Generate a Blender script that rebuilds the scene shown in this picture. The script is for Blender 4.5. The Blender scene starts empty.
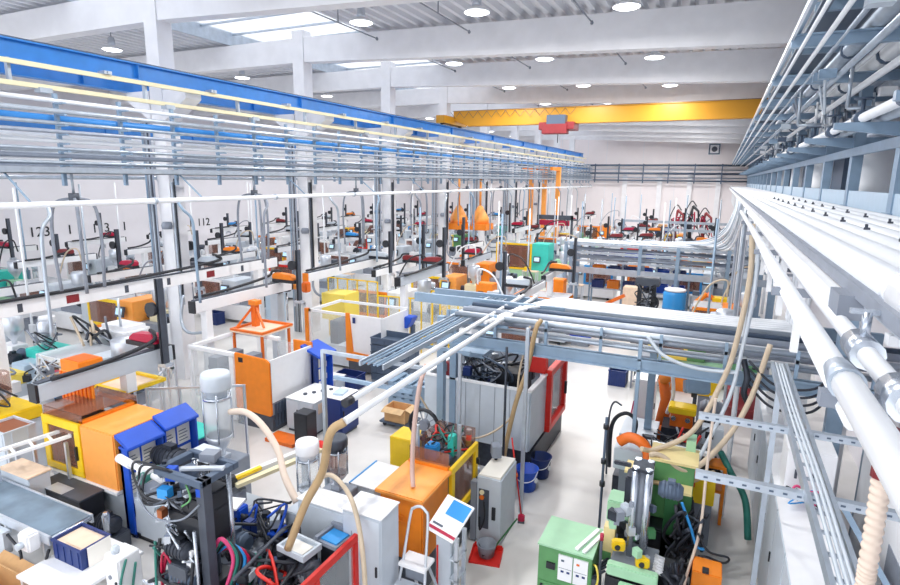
import bpy, bmesh, math, random
from mathutils import Vector, Matrix
C = bpy.context.scene
COL = C.collection
random.seed(7)
PI = math.pi

# ---------------------------------------------------------------- camera, world, exposure
cam = bpy.data.cameras.new('camera'); cam_o = bpy.data.objects.new('camera', cam); COL.objects.link(cam_o)
cam.sensor_width = 36; cam.lens = 22.68; cam.clip_start = .05; cam.clip_end = 300
cam_o.matrix_world = Matrix(((0.90390,-0.09524,0.41701,0),(0.42757,0.17292,-0.88729,0),(0.01240,0.98032,0.19702,6),(0,0,0,1)))
C.camera = cam_o
C.view_settings.view_transform = 'Standard'; C.view_settings.look = 'None'
C.view_settings.gamma = 1; C.view_settings.use_curve_mapping = False
C.view_settings.exposure = 0.56
w = bpy.data.worlds.new('overcast'); C.world = w; w.use_nodes = True
bg = w.node_tree.nodes['Background']; bg.inputs[0].default_value = (.93, .96, 1, 1); bg.inputs[1].default_value = 1.6
C.cycles.use_denoising = True
C.cycles.max_bounces = 8; C.cycles.diffuse_bounces = 4; C.cycles.glossy_bounces = 3; C.cycles.transparent_max_bounces = 12
LAMP_POWER = 130

# ---------------------------------------------------------------- materials
def lin(h):
    h = h.lstrip('#'); out = []
    for i in (0, 2, 4):
        c = int(h[i:i+2], 16) / 255
        out.append(c / 12.92 if c <= .04045 else ((c + .055) / 1.055) ** 2.4)
    return (*out, 1)
MATS = {}
def M(name, hexc=None, rough=.5, metal=0., noise=0., scale=6., alpha=1., emit=0., trans=0.):
    if name in MATS: return MATS[name]
    m = bpy.data.materials.new(name); m.use_nodes = True
    nt = m.node_tree; b = nt.nodes['Principled BSDF']
    col = lin(hexc)
    b.inputs['Base Color'].default_value = col
    b.inputs['Roughness'].default_value = rough; b.inputs['Metallic'].default_value = metal
    if alpha < 1: b.inputs['Alpha'].default_value = alpha
    if trans: b.inputs['Transmission Weight'].default_value = trans
    if emit:
        b.inputs['Emission Color'].default_value = col; b.inputs['Emission Strength'].default_value = emit
    if noise:
        tc = nt.nodes.new('ShaderNodeTexCoord'); n = nt.nodes.new('ShaderNodeTexNoise')
        n.inputs['Scale'].default_value = scale; n.inputs['Detail'].default_value = 4
        r = nt.nodes.new('ShaderNodeValToRGB')
        lo = tuple(max(0, c * (1 - noise)) for c in col[:3]); hi = tuple(min(1, c * (1 + noise * .6)) for c in col[:3])
        r.color_ramp.elements[0].position = .35; r.color_ramp.elements[1].position = .65
        r.color_ramp.elements[0].color = (*lo, 1); r.color_ramp.elements[1].color = (*hi, 1)
        nt.links.new(tc.outputs['Object'], n.inputs['Vector']); nt.links.new(n.outputs['Fac'], r.inputs['Fac'])
        nt.links.new(r.outputs['Color'], b.inputs['Base Color'])
    MATS[name] = m; return m
def mats():
    M('floor', '#d8d6d4', .28, noise=.10, scale=.8)
    M('wall', '#eceaf0', .7, noise=.03, scale=.5); M('far_wall', '#efe8ea', .7, noise=.03, scale=.5)
    M('concrete', '#eeeef2', .7, noise=.04, scale=2); M('roof', '#e2e4ea', .6); M('roof_dark', '#8d94a0', .6)
    M('crane_blue', '#2f86d8', .4, noise=.08, scale=3); M('rail_blue', '#3b8fdc', .4); M('cream', '#f0e6c0', .45); M('crane_yellow', '#cb9022', .45)
    M('galv', '#b6c0cc', .38, .55, noise=.10, scale=5); M('steel_blue', '#8fa6bd', .42, .25, noise=.08, scale=4)
    M('steel_dark', '#56657a', .45, .3); M('white_pipe', '#eef1f6', .35, noise=.03, scale=4); M('grey_pipe', '#a8b0bf', .4, .3, noise=.08)
    M('alu', '#d3d9e2', .33, .6, noise=.05); M('chrome', '#c9d0da', .25, .85); M('iron', '#3a3f4a', .45, .5, noise=.2, scale=12)
    M('black', '#23262e', .45, noise=.15, scale=10); M('rubber', '#2b2e38', .6); M('dark_grey', '#4a505c', .5, noise=.1); M('mid_grey', '#8a919e', .5, noise=.08)
    M('white', '#f3f4f7', .4, noise=.02); M('light_grey', '#c9d2dc', .42, noise=.03); M('pale_blue', '#b9cddf', .4, noise=.03)
    M('orange', '#f58a1f', .42, noise=.05); M('light_orange', '#fba64e', .42, noise=.05); M('deep_orange', '#e8701d', .45, noise=.06)
    M('yellow', '#f7cf1f', .42, noise=.04); M('pale_yellow', '#f4dc62', .45); M('red', '#d92a22', .42, noise=.05); M('crimson', '#b3123f', .38); M('maroon', '#8a2a30', .45, noise=.08)
    M('blue', '#1450c4', .42, noise=.05); M('navy', '#1d3574', .48, noise=.06); M('sky_blue', '#2d94dc', .42); M('teal', '#3fcfc0', .42, noise=.04)
    M('green', '#5f9a62', .45, noise=.06); M('pale_green', '#a9d7b2', .45, noise=.04); M('dark_green', '#2e6b3d', .5, noise=.08); M('cream_panel', '#f0dca0', .5, noise=.04)
    M('beige_hose', '#cdbba3', .55, noise=.06); M('tan_hose', '#b89c74', .5, noise=.08); M('pink_hose', '#d9b9ae', .55); M('corrugated', '#e0cdbd', .55)
    M('cardboard', '#d3a673', .75, noise=.08); M('paper', '#f7f3ea', .7); M('peach', '#f0d7be', .6, noise=.08); M('wood', '#c8a67a', .6, noise=.12)
    M('pink', '#d8487c', .5); M('hose_green', '#2f7d72', .5); M('copper', '#b26a42', .35, .7); M('print', '#5b6472', .7)
    M('clear', '#e6eef2', .06, alpha=.22); M('smoke', '#9a6a58', .1, alpha=.45); M('milky', '#e8edf2', .25, alpha=.55)
    M('skylight', '#f4f8ff', .3, alpha=.35); M('lamp_glow', '#f4f8ff', .4, emit=7.0); M('screen', '#b8dcf4', .3, emit=.35); M('red_lamp', '#f03a20', .3, emit=.6); M('belt', '#7e93a6', .3, .2, noise=.25, scale=2.2)
mats()

# ---------------------------------------------------------------- mesh building
class MB:
    def __init__(s): s.v = []; s.f = []; s.sm = []
    def add(s, vs, fs, smooth=False):
        o = len(s.v); s.v += [tuple(p) for p in vs]
        for k, f in enumerate(fs): s.f.append([o + i for i in f]); s.sm.append(smooth if not isinstance(smooth, list) else smooth[k])
        return s
    def box(s, x0, x1, y0, y1, z0, z1):
        return s.add([(x0,y0,z0),(x1,y0,z0),(x1,y1,z0),(x0,y1,z0),(x0,y0,z1),(x1,y0,z1),(x1,y1,z1),(x0,y1,z1)],
                     [(3,2,1,0),(4,5,6,7),(0,1,5,4),(1,2,6,5),(2,3,7,6),(3,0,4,7)])
    def rot_box(s, c, size, rz=0., rx=0., ry=0.):
        m = Matrix.Rotation(rz, 3, 'Z') @ Matrix.Rotation(ry, 3, 'Y') @ Matrix.Rotation(rx, 3, 'X')
        c = Vector(c); a, b, d = (q / 2 for q in size)
        vs = [c + m @ Vector(q) for q in ((-a,-b,-d),(a,-b,-d),(a,b,-d),(-a,b,-d),(-a,-b,d),(a,-b,d),(a,b,d),(-a,b,d))]
        return s.add(vs, [(3,2,1,0),(4,5,6,7),(0,1,5,4),(1,2,6,5),(2,3,7,6),(3,0,4,7)])
    def bar(s, p, q, w, h=None):
        p, q = Vector(p), Vector(q); h = h or w; d = (q - p).normalized()
        up = Vector((0,0,1)) if abs(d.z) < .95 else Vector((0,1,0))
        a = d.cross(up).normalized() * (w / 2); b = a.cross(d).normalized() * (h / 2)
        return s.add([p-a-b, p+a-b, p+a+b, p-a+b, q-a-b, q+a-b, q+a+b, q-a+b],
                     [(3,2,1,0),(4,5,6,7),(0,1,5,4),(1,2,6,5),(2,3,7,6),(3,0,4,7)])
    def tube(s, pts, r, n=8, caps=True):
        pts = [Vector(p) for p in pts]; k = len(pts); vs = []; fs = []; sm = []; prev = None
        rs = r if isinstance(r, (list, tuple)) else [r] * k
        for i, p in enumerate(pts):
            d = (pts[min(i+1, k-1)] - pts[max(i-1, 0)])
            d = d.normalized() if d.length > 1e-9 else Vector((0,0,1))
            if prev is None:
                u = d.cross(Vector((0,0,1)) if abs(d.z) < .9 else Vector((1,0,0))).normalized()
            else:
                u = prev - d * prev.dot(d)
                u = u.normalized() if u.length > 1e-6 else d.cross(Vector((0,0,1)) if abs(d.z) < .9 else Vector((1,0,0))).normalized()
            prev = u; t = d.cross(u)
            for j in range(n):
                a = 2 * PI * j / n; vs.append(p + (u * math.cos(a) + t * math.sin(a)) * rs[i])
        for i in range(k - 1):
            for j in range(n):
                fs.append((i*n+j, i*n+(j+1)%n, (i+1)*n+(j+1)%n, (i+1)*n+j)); sm.append(True)
        if caps: fs += [tuple(range(n-1, -1, -1)), tuple(range((k-1)*n, k*n))]; sm += [False, False]
        return s.add(vs, fs, sm)
    def cyl(s, p, q, r, n=14, r2=None): return s.tube([p, q], [r, r if r2 is None else r2], n)
    def lathe(s, prof, c=(0,0,0), n=18):
        vs = []; fs = []; sm = []; k = len(prof)
        for r, z in prof:
            for j in range(n): a = 2*PI*j/n; vs.append((c[0]+r*math.cos(a), c[1]+r*math.sin(a), c[2]+z))
        for i in range(k-1):
            for j in range(n): fs.append((i*n+j, i*n+(j+1)%n, (i+1)*n+(j+1)%n, (i+1)*n+j)); sm.append(abs(prof[i][0]-prof[i+1][0]) < .6*abs(prof[i][1]-prof[i+1][1])+1e-6)
        fs += [tuple(range(n-1,-1,-1)), tuple(range((k-1)*n, k*n))]; sm += [False, False]
        return s.add(vs, fs, sm)
    def prism(s, poly, a0, a1, axis='y'):
        n = len(poly); f = {'y': lambda u, v, a: (u, a, v), 'x': lambda u, v, a: (a, u, v), 'z': lambda u, v, a: (u, v, a)}[axis]
        vs = [f(u, v, a0) for u, v in poly] + [f(u, v, a1) for u, v in poly]
        return s.add(vs, [tuple(range(n)), tuple(range(2*n-1, n-1, -1))] + [(i, (i+1)%n, n+(i+1)%n, n+i) for i in range(n)])
    def frame(s, x0, x1, z0, z1, y0, y1, t, tb=None):          # rectangular ring in the xz plane
        tb = tb or t
        s.box(x0, x1, y0, y1, z0, z0+tb); s.box(x0, x1, y0, y1, z1-t, z1)
        s.box(x0, x0+t, y0, y1, z0+tb, z1-t); return s.box(x1-t, x1, y0, y1, z0+tb, z1-t)
    def frame_x(s, y0, y1, z0, z1, x0, x1, t, tb=None):        # the same in the yz plane
        tb = tb or t
        s.box(x0, x1, y0, y1, z0, z0+tb); s.box(x0, x1, y0, y1, z1-t, z1)
        s.box(x0, x1, y0, y0+t, z0+tb, z1-t); return s.box(x0, x1, y1-t, y1, z0+tb, z1-t)
    def build(s, name, mat, parent=None, bevel=0., loc=None):
        me = bpy.data.meshes.new(name); me.from_pydata(s.v, [], s.f); me.polygons.foreach_set('use_smooth', s.sm)
        bm = bmesh.new(); bm.from_mesh(me); bmesh.ops.recalc_face_normals(bm, faces=bm.faces)
        if bevel: bmesh.ops.bevel(bm, geom=[e for e in bm.edges if len(e.link_faces) == 2 and e.calc_face_angle(0) > .6], offset=bevel, segments=2, affect='EDGES', clamp_overlap=True)
        bm.to_mesh(me); bm.free(); me.materials.append(MATS[mat] if isinstance(mat, str) else mat)
        o = bpy.data.objects.new(name, me); COL.objects.link(o)
        if parent: o.parent = parent
        if loc: o.location = loc
        return o
def tag(o, label, cat, group=None):
    o['label'] = label; o['category'] = cat
    if group: o['group'] = group
    return o
def thing(name, label, cat, loc=(0,0,0), rz=0., group=None):
    o = bpy.data.objects.new(name, None); COL.objects.link(o); o.location = loc; o.rotation_euler = (0, 0, rz); o.empty_display_size = .1
    return tag(o, label, cat, group)
def struct(name, mb, mat, parent=None, **k):
    o = mb.build(name, mat, parent, **k)
    if not parent: o['kind'] = 'structure'
    return o
def copy_tree(o, parent=None):
    c = o.copy(); COL.objects.link(c)
    if parent: c.parent = parent
    for ch in list(o.children): copy_tree(ch, c)
    return c
def dup(o, loc, rz=0., label=None, group=None, scale=None):
    c = copy_tree(o); c.location = loc; c.rotation_euler = (0, 0, rz)
    if scale: c.scale = scale
    if label: c['label'] = label
    if group: c['group'] = group
    return c
def bez(pts, n=8):                       # smooth curve through points (Catmull-Rom)
    P = [Vector(p) for p in pts]; P = [P[0]*2-P[1]] + P + [P[-1]*2-P[-2]]; out = []
    for i in range(1, len(P)-2):
        a, b, c, d = P[i-1:i+3]
        for k in range(n):
            t = k / n
            out.append(.5*((2*b)+(c-a)*t+(2*a-5*b+4*c-d)*t*t+(3*b-a-3*c+d)*t*t*t))
    return out + [P[-2]]
ORD = ['first','second','third','fourth','fifth','sixth','seventh','eighth','ninth','tenth','eleventh','twelfth','thirteenth','fourteenth','fifteenth','sixteenth','seventeenth','eighteenth','nineteenth','twentieth']
def hose(name, pts, r, mat, label, cat='hose', group=None, n=8, seg=8):
    b = bez(pts, seg); base = Vector(pts[0])
    o = MB().tube([p - base for p in b], r, n).build(name, mat, loc=base); return tag(o, label, cat, group)
# ================================================================ the hall
struct('floor', MB().box(-33.5, 3.5, -6, 62.3, -.2, 0), 'floor')
fw = struct('wall_far', MB().box(-33.5, 3.5, 62, 62.3, 0, 12), 'far_wall')
mb = MB()
for x in (-31,-28,-25,-22,-19,-16,-13.2,-11.25,-7.6,-4.4,-1.2,1.4): mb.box(x-.02, x+.02, 61.98, 62, 0, 12)
mb.build('panel_joint', 'roof', fw)
struct('wall_left', MB().box(-33.5, -33.2, -6, 62, 0, 12), 'wall')
wr = struct('wall_right', MB().box(3.2, 3.5, -6, 62, 0, 12), 'wall')
mb = MB()
for x in (-9.22, -5.8, -2.99): mb.box(x-.2, x+.2, 61.7, 62, 0, 7.0)
for i, x in enumerate((-9.22, -5.8, -2.99, -.4)):
    struct('trim_%d' % (i+1), MB().box(x-.22, x+.22, 61.72, 62, 0, 6.9), 'concrete')
# roof: corrugated deck on tapered concrete girders, pitched down to the right beyond the columns
XC = -14.2; BAYS = [11.45 + 5.93*k for k in range(-3, 9)]
def roof_z(x): return 10.95 - .026*max(0, x + 13.9)
mb = MB()
def deck(x0, x1, y0, y1):
    pit = .42; n = max(1, int((x1-x0)/pit)); poly = []
    for i in range(n):
        a = x0 + (x1-x0)*i/n; p = (x1-x0)/n; z = roof_z(a)
        poly += [(a, z), (a+.30*p, z), (a+.42*p, z+.16), (a+.88*p, z+.16)]
    poly.append((x1, roof_z(x1)))
    k = len(poly); o = [(u, y0, v) for u, v in poly] + [(u, y1, v) for u, v in poly]
    mb.add(o, [(i, i+1, k+i+1, k+i) for i in range(k-1)])
deck(-33.5, -17.6, -6, 62.3); deck(-11.6, 3.5, -6, 62.3)
struct('ceiling', mb, 'roof')
# skylight strip over the column row
sk = struct('window_1', MB().box(-17.6, -11.6, -6, 62.3, 11.35, 11.37), 'skylight')
mb = MB()
for x in (-17.65, -11.6): mb.box(x, x+.06, -6, 62.3, 10.9, 11.4)
y = -5
while y < 62: mb.box(-17.6, -11.6, y-.03, y+.03, 11.28, 11.35); y += 1.5
mb.build('skylight_frame', 'galv', sk)
for k, y in enumerate(BAYS):
    g = struct('ceiling_girder', MB().prism([(-13.95, 10.85), (3.2, 10.4), (3.2, 9.33), (-13.95, 10.02)], y-.2, y+.2), 'concrete')
    struct('ceiling_girder', MB().prism([(-33.2, 10.85), (-14.4, 10.85), (-14.4, 10.02), (-33.2, 10.02)], y-.2, y+.2), 'concrete')
    if y > 5:
        c = struct('column', MB().box(XC-.24, XC+.24, y-.24, y+.24, 0, 11.1), 'concrete')
        cb = MB()
        cb.prism([(XC+.27, 8.25), (XC+1.15, 8.25), (XC+1.15, 8.0), (XC+.27, 7.45)], y-.25, y+.25)
        cb.prism([(XC-.27, 8.25), (XC-1.15, 8.25), (XC-1.15, 8.0), (XC-.27, 7.45)], y-.25, y+.25)
        cb.build('corbel', 'concrete', c)
# thin conduits under the deck, each with a dropped end
for x in (-10.4, -7.2, -3.6):
    for k, y in enumerate(BAYS[2:9]):
        z = roof_z(x) - .72
        o = MB().tube([(0,-4.6,.74),(0,-4.55,.25),(0,-.45,.25)], .02, 6).box(-.012,.012,-2.5,-2.47,.25,.87).lathe([(.03,.2),(.05,.24),(.02,.30)],(0,-.43,0),8).build('sprinkler_pipe', 'mid_grey', loc=(x, y+5.4, z-.05))
        tag(o, 'thin dark sprinkler pipe under the roof, %s along the row %s' % (ORD[k], {-10.4:'beside the skylight',-7.2:'in mid roof',-3.6:'by the overhead pipe rack'}[x]), 'pipe', 'sprinkler pipes under the roof')
# ---------------------------------------------------------------- high bay lamps
def lamp(x, y, z, label):
    t = thing('high_bay_lamp', label, 'lamp', (x, y, z), group='high bay lamps')
    MB().lathe([(.05,.42),(.10,.40),(.12,.22),(.12,.14)]).build('housing', 'alu', t)
    MB().lathe([(.10,.16),(.30,.05),(.33,0),(.31,.0),(.12,.12)], n=20).build('shade', 'white', t)
    MB().lathe([(.02,-.03),(.24,-.02),(.31,.01),(.28,.05)], n=20).build('diffuser', 'lamp_glow', t)
    MB().cyl((0,0,.42),(0,0,max(.6, roof_z(x)-z+.02)), .012, 6).build('hanger', 'dark_grey', t)
    L = bpy.data.lights.new('bulb', 'AREA'); L.shape = 'DISK'; L.size = .5; L.energy = LAMP_POWER; L.color = (1, .985, .96)
    o = bpy.data.objects.new('bulb', L); COL.objects.link(o); o.parent = t; o.location = (0, 0, -.04)
    return t
rows = [(-2.4, 'the row beside the overhead pipe rack'), (-5.9, 'the middle row of the crane bay'), (-9.3, 'the row beside the skylight'), (-19.6, 'the row just beyond the columns'), (-27.0, 'the row by the numbered wall')]
for rx, rn in rows:
    for k in range(8):
        y = 13.9 + 6*k + (.6 if rx > -3 else 0)
        if k == 0 and rx < -25: continue
        lamp(rx, y, roof_z(rx)-.72 + (0 if rx > -11 else -.0), 'glowing high bay lamp under the roof, %s along %s' % (ORD[k], rn))
for rx in (-2.4, -9.3, -19.6):          # bays over and behind the camera
    for y in (1.9, 7.9): lamp(rx, y, roof_z(rx)-.72, 'high bay lamp over the camera end of the hall')
# ---------------------------------------------------------------- crane runways
def runway(x, name_lbl, y0=-4, y1=59.5, z=8.25):
    t = thing('crane_runway_beam', name_lbl, 'crane beam', (x, y0, z), group=None); L = y1-y0
    b = MB(); b.box(-.14,.14,0,L,.36,.39); b.box(-.14,.14,0,L,0,.03); b.box(-.03,.03,0,L,.03,.36)
    y = 1.9
    while y < L: b.box(-.13,.13,y-.01,y+.01,.03,.36); y += 6
    b.build('girder', 'crane_blue', t)
    MB().box(-.035,.035,0,L,.39,.44).build('rail', 'steel_dark', t)
    return t
rt = runway(-13.2, 'long bright blue crane runway beam on the column corbels along the hall')
b = MB(); b.box(.28,.36,0,63.5,-.13,-.04); y = .9
b.build('conductor_rail', 'cream', rt)
b = MB()
while y < 62: b.box(.0,.46,y-.02,y+.02,-.02,.02); b.box(.20,.44,y-.09,y+.09,-.04,.03); y += 3
b.build('rail_hanger', 'galv', rt)
b = MB(); b.box(.10,.2,0,63.5,-.52,-.43); b.build('festoon_rail', 'cream', rt)
b = MB(); y = 2
while y < 62: b.box(.10,.2,y-.03,y+.03,-.43,.0); b.box(.06,.26,y+.5,y+.75,-.60,-.5); y += 3
b.build('festoon_hanger', 'galv', rt)
runway(-15.3, 'blue crane runway beam on the far side of the columns facing the far bay')
runway(-32.2, 'blue crane runway beam along the numbered wall seen through the pipe rack')
# ---------------------------------------------------------------- yellow bridge crane
t = thing('bridge_crane', 'yellow overhead bridge crane spanning the hall near the far end', 'crane', (0, 28.0, 8.70))
b = MB(); b.prism([(-13.0,.28),(-12.2,-.05),(2.2,-.05),(3.0,.28),(3.0,.74),(-13.0,.74)], -.18, .18)
b.build('girder', 'crane_yellow', t, bevel=.01)
b = MB(); b.box(-13.4,-12.95,-1.4,1.4,.05,.42); b.build('end_carriage', 'crane_yellow', t); MB().box(2.8,3.1,-1.4,1.4,.05,.42).build('end_carriage', 'crane_yellow', t)
b = MB()
for y in (-1.1, 1.1): b.cyl((-13.28,y,.14),(-13.12,y,.14),.14)
b.build('wheel', 'iron', t)
b = MB(); b.box(-13.0,3,-.3,-.27,.7,.72); x = -12.6
while x < -6.2: b.tube([(x-.5,-.29,.66),(x-.25,-.29,.35),(x,-.29,.66)], .012, 5, False); x += .5
b.build('festoon_cable', 'dark_grey', t)
h = MB(); h.box(-8.3,-6.6,-.55,.55,-.35,.0); h.box(-8.1,-6.9,-.7,-.2,-.55,-.1); hh = h.build('hoist_trolley', 'maroon', t, bevel=.02)
MB().box(-7.9,-7.0,-.62,.5,-.12,.32).build('hoist_motor', 'steel_dark', hh)
MB().cyl((-7.4,-.3,-.55),(-7.4,-.3,-.95),.02,6).build('hook_rope', 'iron', hh)
# crane end stop sign and speaker on far wall
t = thing('wall_sign', 'small square white and dark loudspeaker panel high on the far wall', 'sign', (-1.06, 61.98, 9.1))
MB().box(-.55,.55,-.1,0,-.55,.55).build('panel', 'white', t); MB().frame(-.5,.5,-.5,.5,-.13,-.1,.12).build('border', 'steel_dark', t); MB().cyl((0,-.15,0),(0,-.1,0),.26,16).build('speaker_cone', 'dark_grey', t)
# ---------------------------------------------------------------- left pipe rack in front of the columns
XR = -12.5
t = thing('pipe_rack', 'long grey pipe rack hung in front of the column row', 'pipe rack', (XR, 0, 6.0))
specs = [(1.46,.045,'white_pipe',0),(1.24,.05,'galv',.16),(1.02,.04,'galv',0),(.84,.04,'grey_pipe',.16),(.66,.045,'white_pipe',0),(.50,.035,'galv',.16),(.36,.05,'grey_pipe',0),(.22,.04,'galv',.16)]
for z, r, m, dx in specs: MB().tube([(dx,-3,z),(dx,60,z)], r, 8).build('pipe', m, t)
b = MB(); b.box(.0,.4,-3,60,0,.015); b.box(.38,.4,-3,60,0,.13); b.box(0,.02,-3,60,0,.13); b.build('cable_tray', 'galv', t)
b = MB()
for k in range(5): b.tube([(.06+.06*k,-3,.05),(.06+.06*k,60,.05)], .02, 6)
b.build('cable', 'mid_grey', t)
b = MB(); b.tube([(-.25,-3,1.1),(-.25,60,1.1)], .1, 10); b.build('duct', 'rail_blue', t)
y = 2.0; k = 0
while y < 60:
    b = MB(); b.box(-.05,.03,y-.035,y+.035,-.25,1.6)
    for z, r, m, dx in specs: b.box(-.02,.28,y-.03,y+.03,z-r-.03,z-r)
    b.build('post', 'steel_blue', t); y += 1.378
# second, thinner rack behind it over the left bay
t = thing('pipe_rack', 'thin grey pipe rack behind the columns over the far bay', 'pipe rack', (-15.9, 0, 5.9))
for z, r, m, dx in [(1.5,.05,'galv',0),(1.05,.06,'white_pipe',.1),(.7,.05,'galv',0),(.3,.06,'grey_pipe',.1),(0,.05,'galv',0)]: MB().tube([(dx,-3,z),(dx,60,z)], r, 8).build('pipe', m, t)
for k in range(12):
    y = 7.9+4.5*k; MB().box(-.04,.04,y-.04,y+.04,-.1,1.7).build('post', 'steel_blue', t)
t = thing('pipe_rack', 'grey rails and pipes on the long wall above the black wall numbers', 'pipe rack', (-32.7, 0, 6.2))
for z, r, m in [(.9,.07,'galv'),(.5,.09,'white_pipe'),(.1,.07,'grey_pipe')]: MB().tube([(0,-3,z),(0,61,z)], r, 8).build('pipe', m, t)
# rack along the far wall
t = thing('pipe_rack', 'dark grey pipe rack along the far end wall', 'pipe rack', (0, 61.3, 6.0))
for z, r in [(1.55,.10),(1.1,.05),(.75,.10),(.35,.06),(.05,.08)]: MB().tube([(-30,0,z),(2.9,0,z)], r, 8).build('pipe', 'steel_dark' if r > .07 else 'grey_pipe', t)
for k in range(14): MB().box(-29+2.4*k-.05,-29+2.4*k+.05,-.1,.1,-.2,1.7).box(-29+2.4*k-.03,-29+2.4*k+.03,.1,.7,1.5,1.58).build('post', 'steel_dark', t)
# white pipe below the rack
t = thing('water_pipe', 'thick white pipe running along the hall just below the hung pipe rack', 'pipe', (-11.6, 0, 5.42))
MB().tube([(0,-2,0),(0,57,0)], .062, 10).build('pipe', 'white_pipe', t)
for k in range(14):
    y = 5.0+3.9*k; MB().tube([(0,y-.03,0),(0,y+.03,0)], .085, 10).build('coupling', 'galv', t)
    y += 1.3; MB().bar((0,y,.06),(-.75,y,.62),.03).build('bracket', 'steel_blue', t)
# ================================================================ overhead pipe gallery along the right wall
t = thing('pipe_gallery', 'blue grey steel pipe gallery overhead along the side wall', 'pipe gallery', (0, 0, 5.6))
ys = [2.3 + 3*k for k in range(20)]
for k, y in enumerate(ys):
    MB().box(.58,3.2,y-.05,y+.05,1.98,2.12).box(.58,3.2,y-.11,y+.11,2.10,2.12).build('crossbar', 'steel_blue', t); MB().box(.92,3.2,y+1.45,y+1.55,2.72,2.84).build('upper_crossbar', 'steel_blue', t)
MB().box(.57,.60,-2,61,2.06,2.12).build('edge_angle', 'alu', t); MB().box(.60,.66,-2,61,2.13,2.15).build('tray_bottom', 'steel_blue', t)
MB().box(.92,1.05,-2,61,2.66,2.70).build('cable_tray', 'steel_dark', t)
for x in (1.06,1.42,1.78,2.14,2.5,2.86): MB().box(x,x+.31,-2,61,2.85,2.9).build('cable_tray', 'steel_dark', t)  # tray tier widened into dark plates, added to darken the gaps above the pipes
for x, z, r, m in [(.68,1.95,.02,'white_pipe'),(.86,1.95,.026,'white_pipe'),(1.02,1.95,.014,'galv'),(1.3,1.86,.04,'galv'),(1.75,1.84,.05,'white_pipe'),(1.16,2.15,.03,'grey_pipe'),(1.42,2.22,.095,'galv'),(1.68,2.15,.035,'white_pipe'),(1.98,2.25,.13,'white_pipe'),(2.33,2.2,.07,'grey_pipe'),(2.68,2.24,.12,'galv'),(1.25,2.9,.05,'grey_pipe'),(1.75,2.92,.07,'grey_pipe')]:
    MB().tube([(x,-2,z),(x,61,z)], r, 10).build('pipe', m, t)
for x, z, r in ((1.42,2.22,.095),(1.98,2.25,.13),(2.68,2.24,.12)):
    for k in range(16): y = 2.3+3.1*k+x; MB().tube([(x,y,z),(x,y+.06,z)], r*1.25, 12).build('coupling', 'steel_dark', t)
for k in range(19):
    y = 6.2 + 3*k
    b = MB(); b.box(1.98,2.14,y-.11,y+.11,.0,2.02); b.box(1.94,2.18,y-.15,y+.15,.0,.03); b.build('post', 'steel_blue', t)
    b = MB(); b.prism([(2.0,1.0),(2.0,1.18),(1.25,1.18),(1.25,1.1)], y-.05, y+.05); b.box(2.1,3.2,y-.05,y+.05,1.05,1.18); b.build('arm', 'steel_blue', t)
MB().box(1.96,2.02,-2,61,.86,1.0).build('beam', 'steel_blue', t)
MB().box(2.0,2.12,-2,61,.0,.28).build('kick_panel', 'pale_blue', t)
for x, r, m in [(1.56,.06,'white_pipe'),(1.8,.07,'galv'),(2.4,.08,'grey_pipe')]: MB().tube([(x,-2,1.18+r),(x,61,1.18+r)], r, 10).build('pipe', m, t)
rnd = random.Random(12)
for k in range(60):                       # clips, junction boxes and short branches between the tiers
    x, y, z = rnd.uniform(1.0,2.6), 4.5+rnd.uniform(0,26), rnd.uniform(1.45,1.95)
    if k % 3 == 0: MB().box(x-.1,x+.1,y-.08,y+.08,z-.06,z+.06).build('junction_box', rnd.choice(['steel_dark','light_grey','steel_blue','white']), t)
    elif k % 3 == 1: MB().cyl((x,y,z-.25),(x,y,2.0),.025,8).cyl((x,y,z-.25),(x+.35,y,z-.25),.025,8).build('branch_pipe', rnd.choice(['galv','white_pipe']), t)
    else: MB().tube(bez([(x,y-.5,1.9),(x+.1,y-.1,z-.2),(x+.05,y+.4,1.9)],5),.02,6).build('cable', rnd.choice(['black','mid_grey','light_grey']), t)
for k in range(14):                       # valves on the middle tier
    y = 7.1+2.2*k; b = MB(); b.cyl((1.56,y-.12,1.24),(1.56,y+.12,1.24),.10,10); b.cyl((1.56,y,1.24),(1.56,y,1.5),.025,6); b.cyl((1.56,y,1.48),(1.56,y,1.5),.11,10); b.build('valve', 'steel_dark', t)
for k in range(9):                         # tall ducts behind the posts
    y = 7.6+6*k; MB().cyl((2.62,y,-1.0),(2.62,y,1.9),.3,14).build('riser_duct', 'white', t)
    MB().box(2.45,3.15,y+2.2,y+3.6,.1,1.7).build('switch_box', 'steel_dark', t)
# the deck of pipes below it
t = thing('pipe_deck', 'broad white deck of pipes lying side by side beside the camera', 'pipe deck', (0, 0, 5.6))
MB().box(.64,3.2,-2,61,-.16,-.12).build('deck_plate', 'light_grey', t)
for k in range(7):
    x = .72+.19*k; MB().tube([(x,2.9 if k < 1 else -2,-.05),(x,61,-.05)], .085, 10).build('pipe', 'white_pipe', t)
MB().tube([(.72,-1,-.03),(.72,2.75,-.03)], .10, 14).build('pipe', 'white_pipe', t)
b = MB(); b.tube([(.72,2.3,-.03),(.72,2.34,-.03)], .112, 14); b.build('pipe_band', 'dark_grey', t)
MB().tube([(.72,2.72,-.03),(.72,3.0,-.045)], [.10,.07], 14).build('reducer', 'white_pipe', t); MB().cyl((.72,2.62,.05),(.72,2.62,.19),.018,8).build('bleed_valve', 'iron', t)
MB().box(.60,.65,-2,61,-.12,-.06).build('edge_beam', 'mid_grey', t)
for k in range(12):
    y = 3.6+1.05*k; b = MB()
    for x in (1.10,1.48): MB().box(x-.010,x+.010,y-.010,y+.010,.03,.075).box(x-.022,x+.022,y-.04,y-.025,.025,.05).build('clamp', 'dark_grey', t)
y = 1.0
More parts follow.
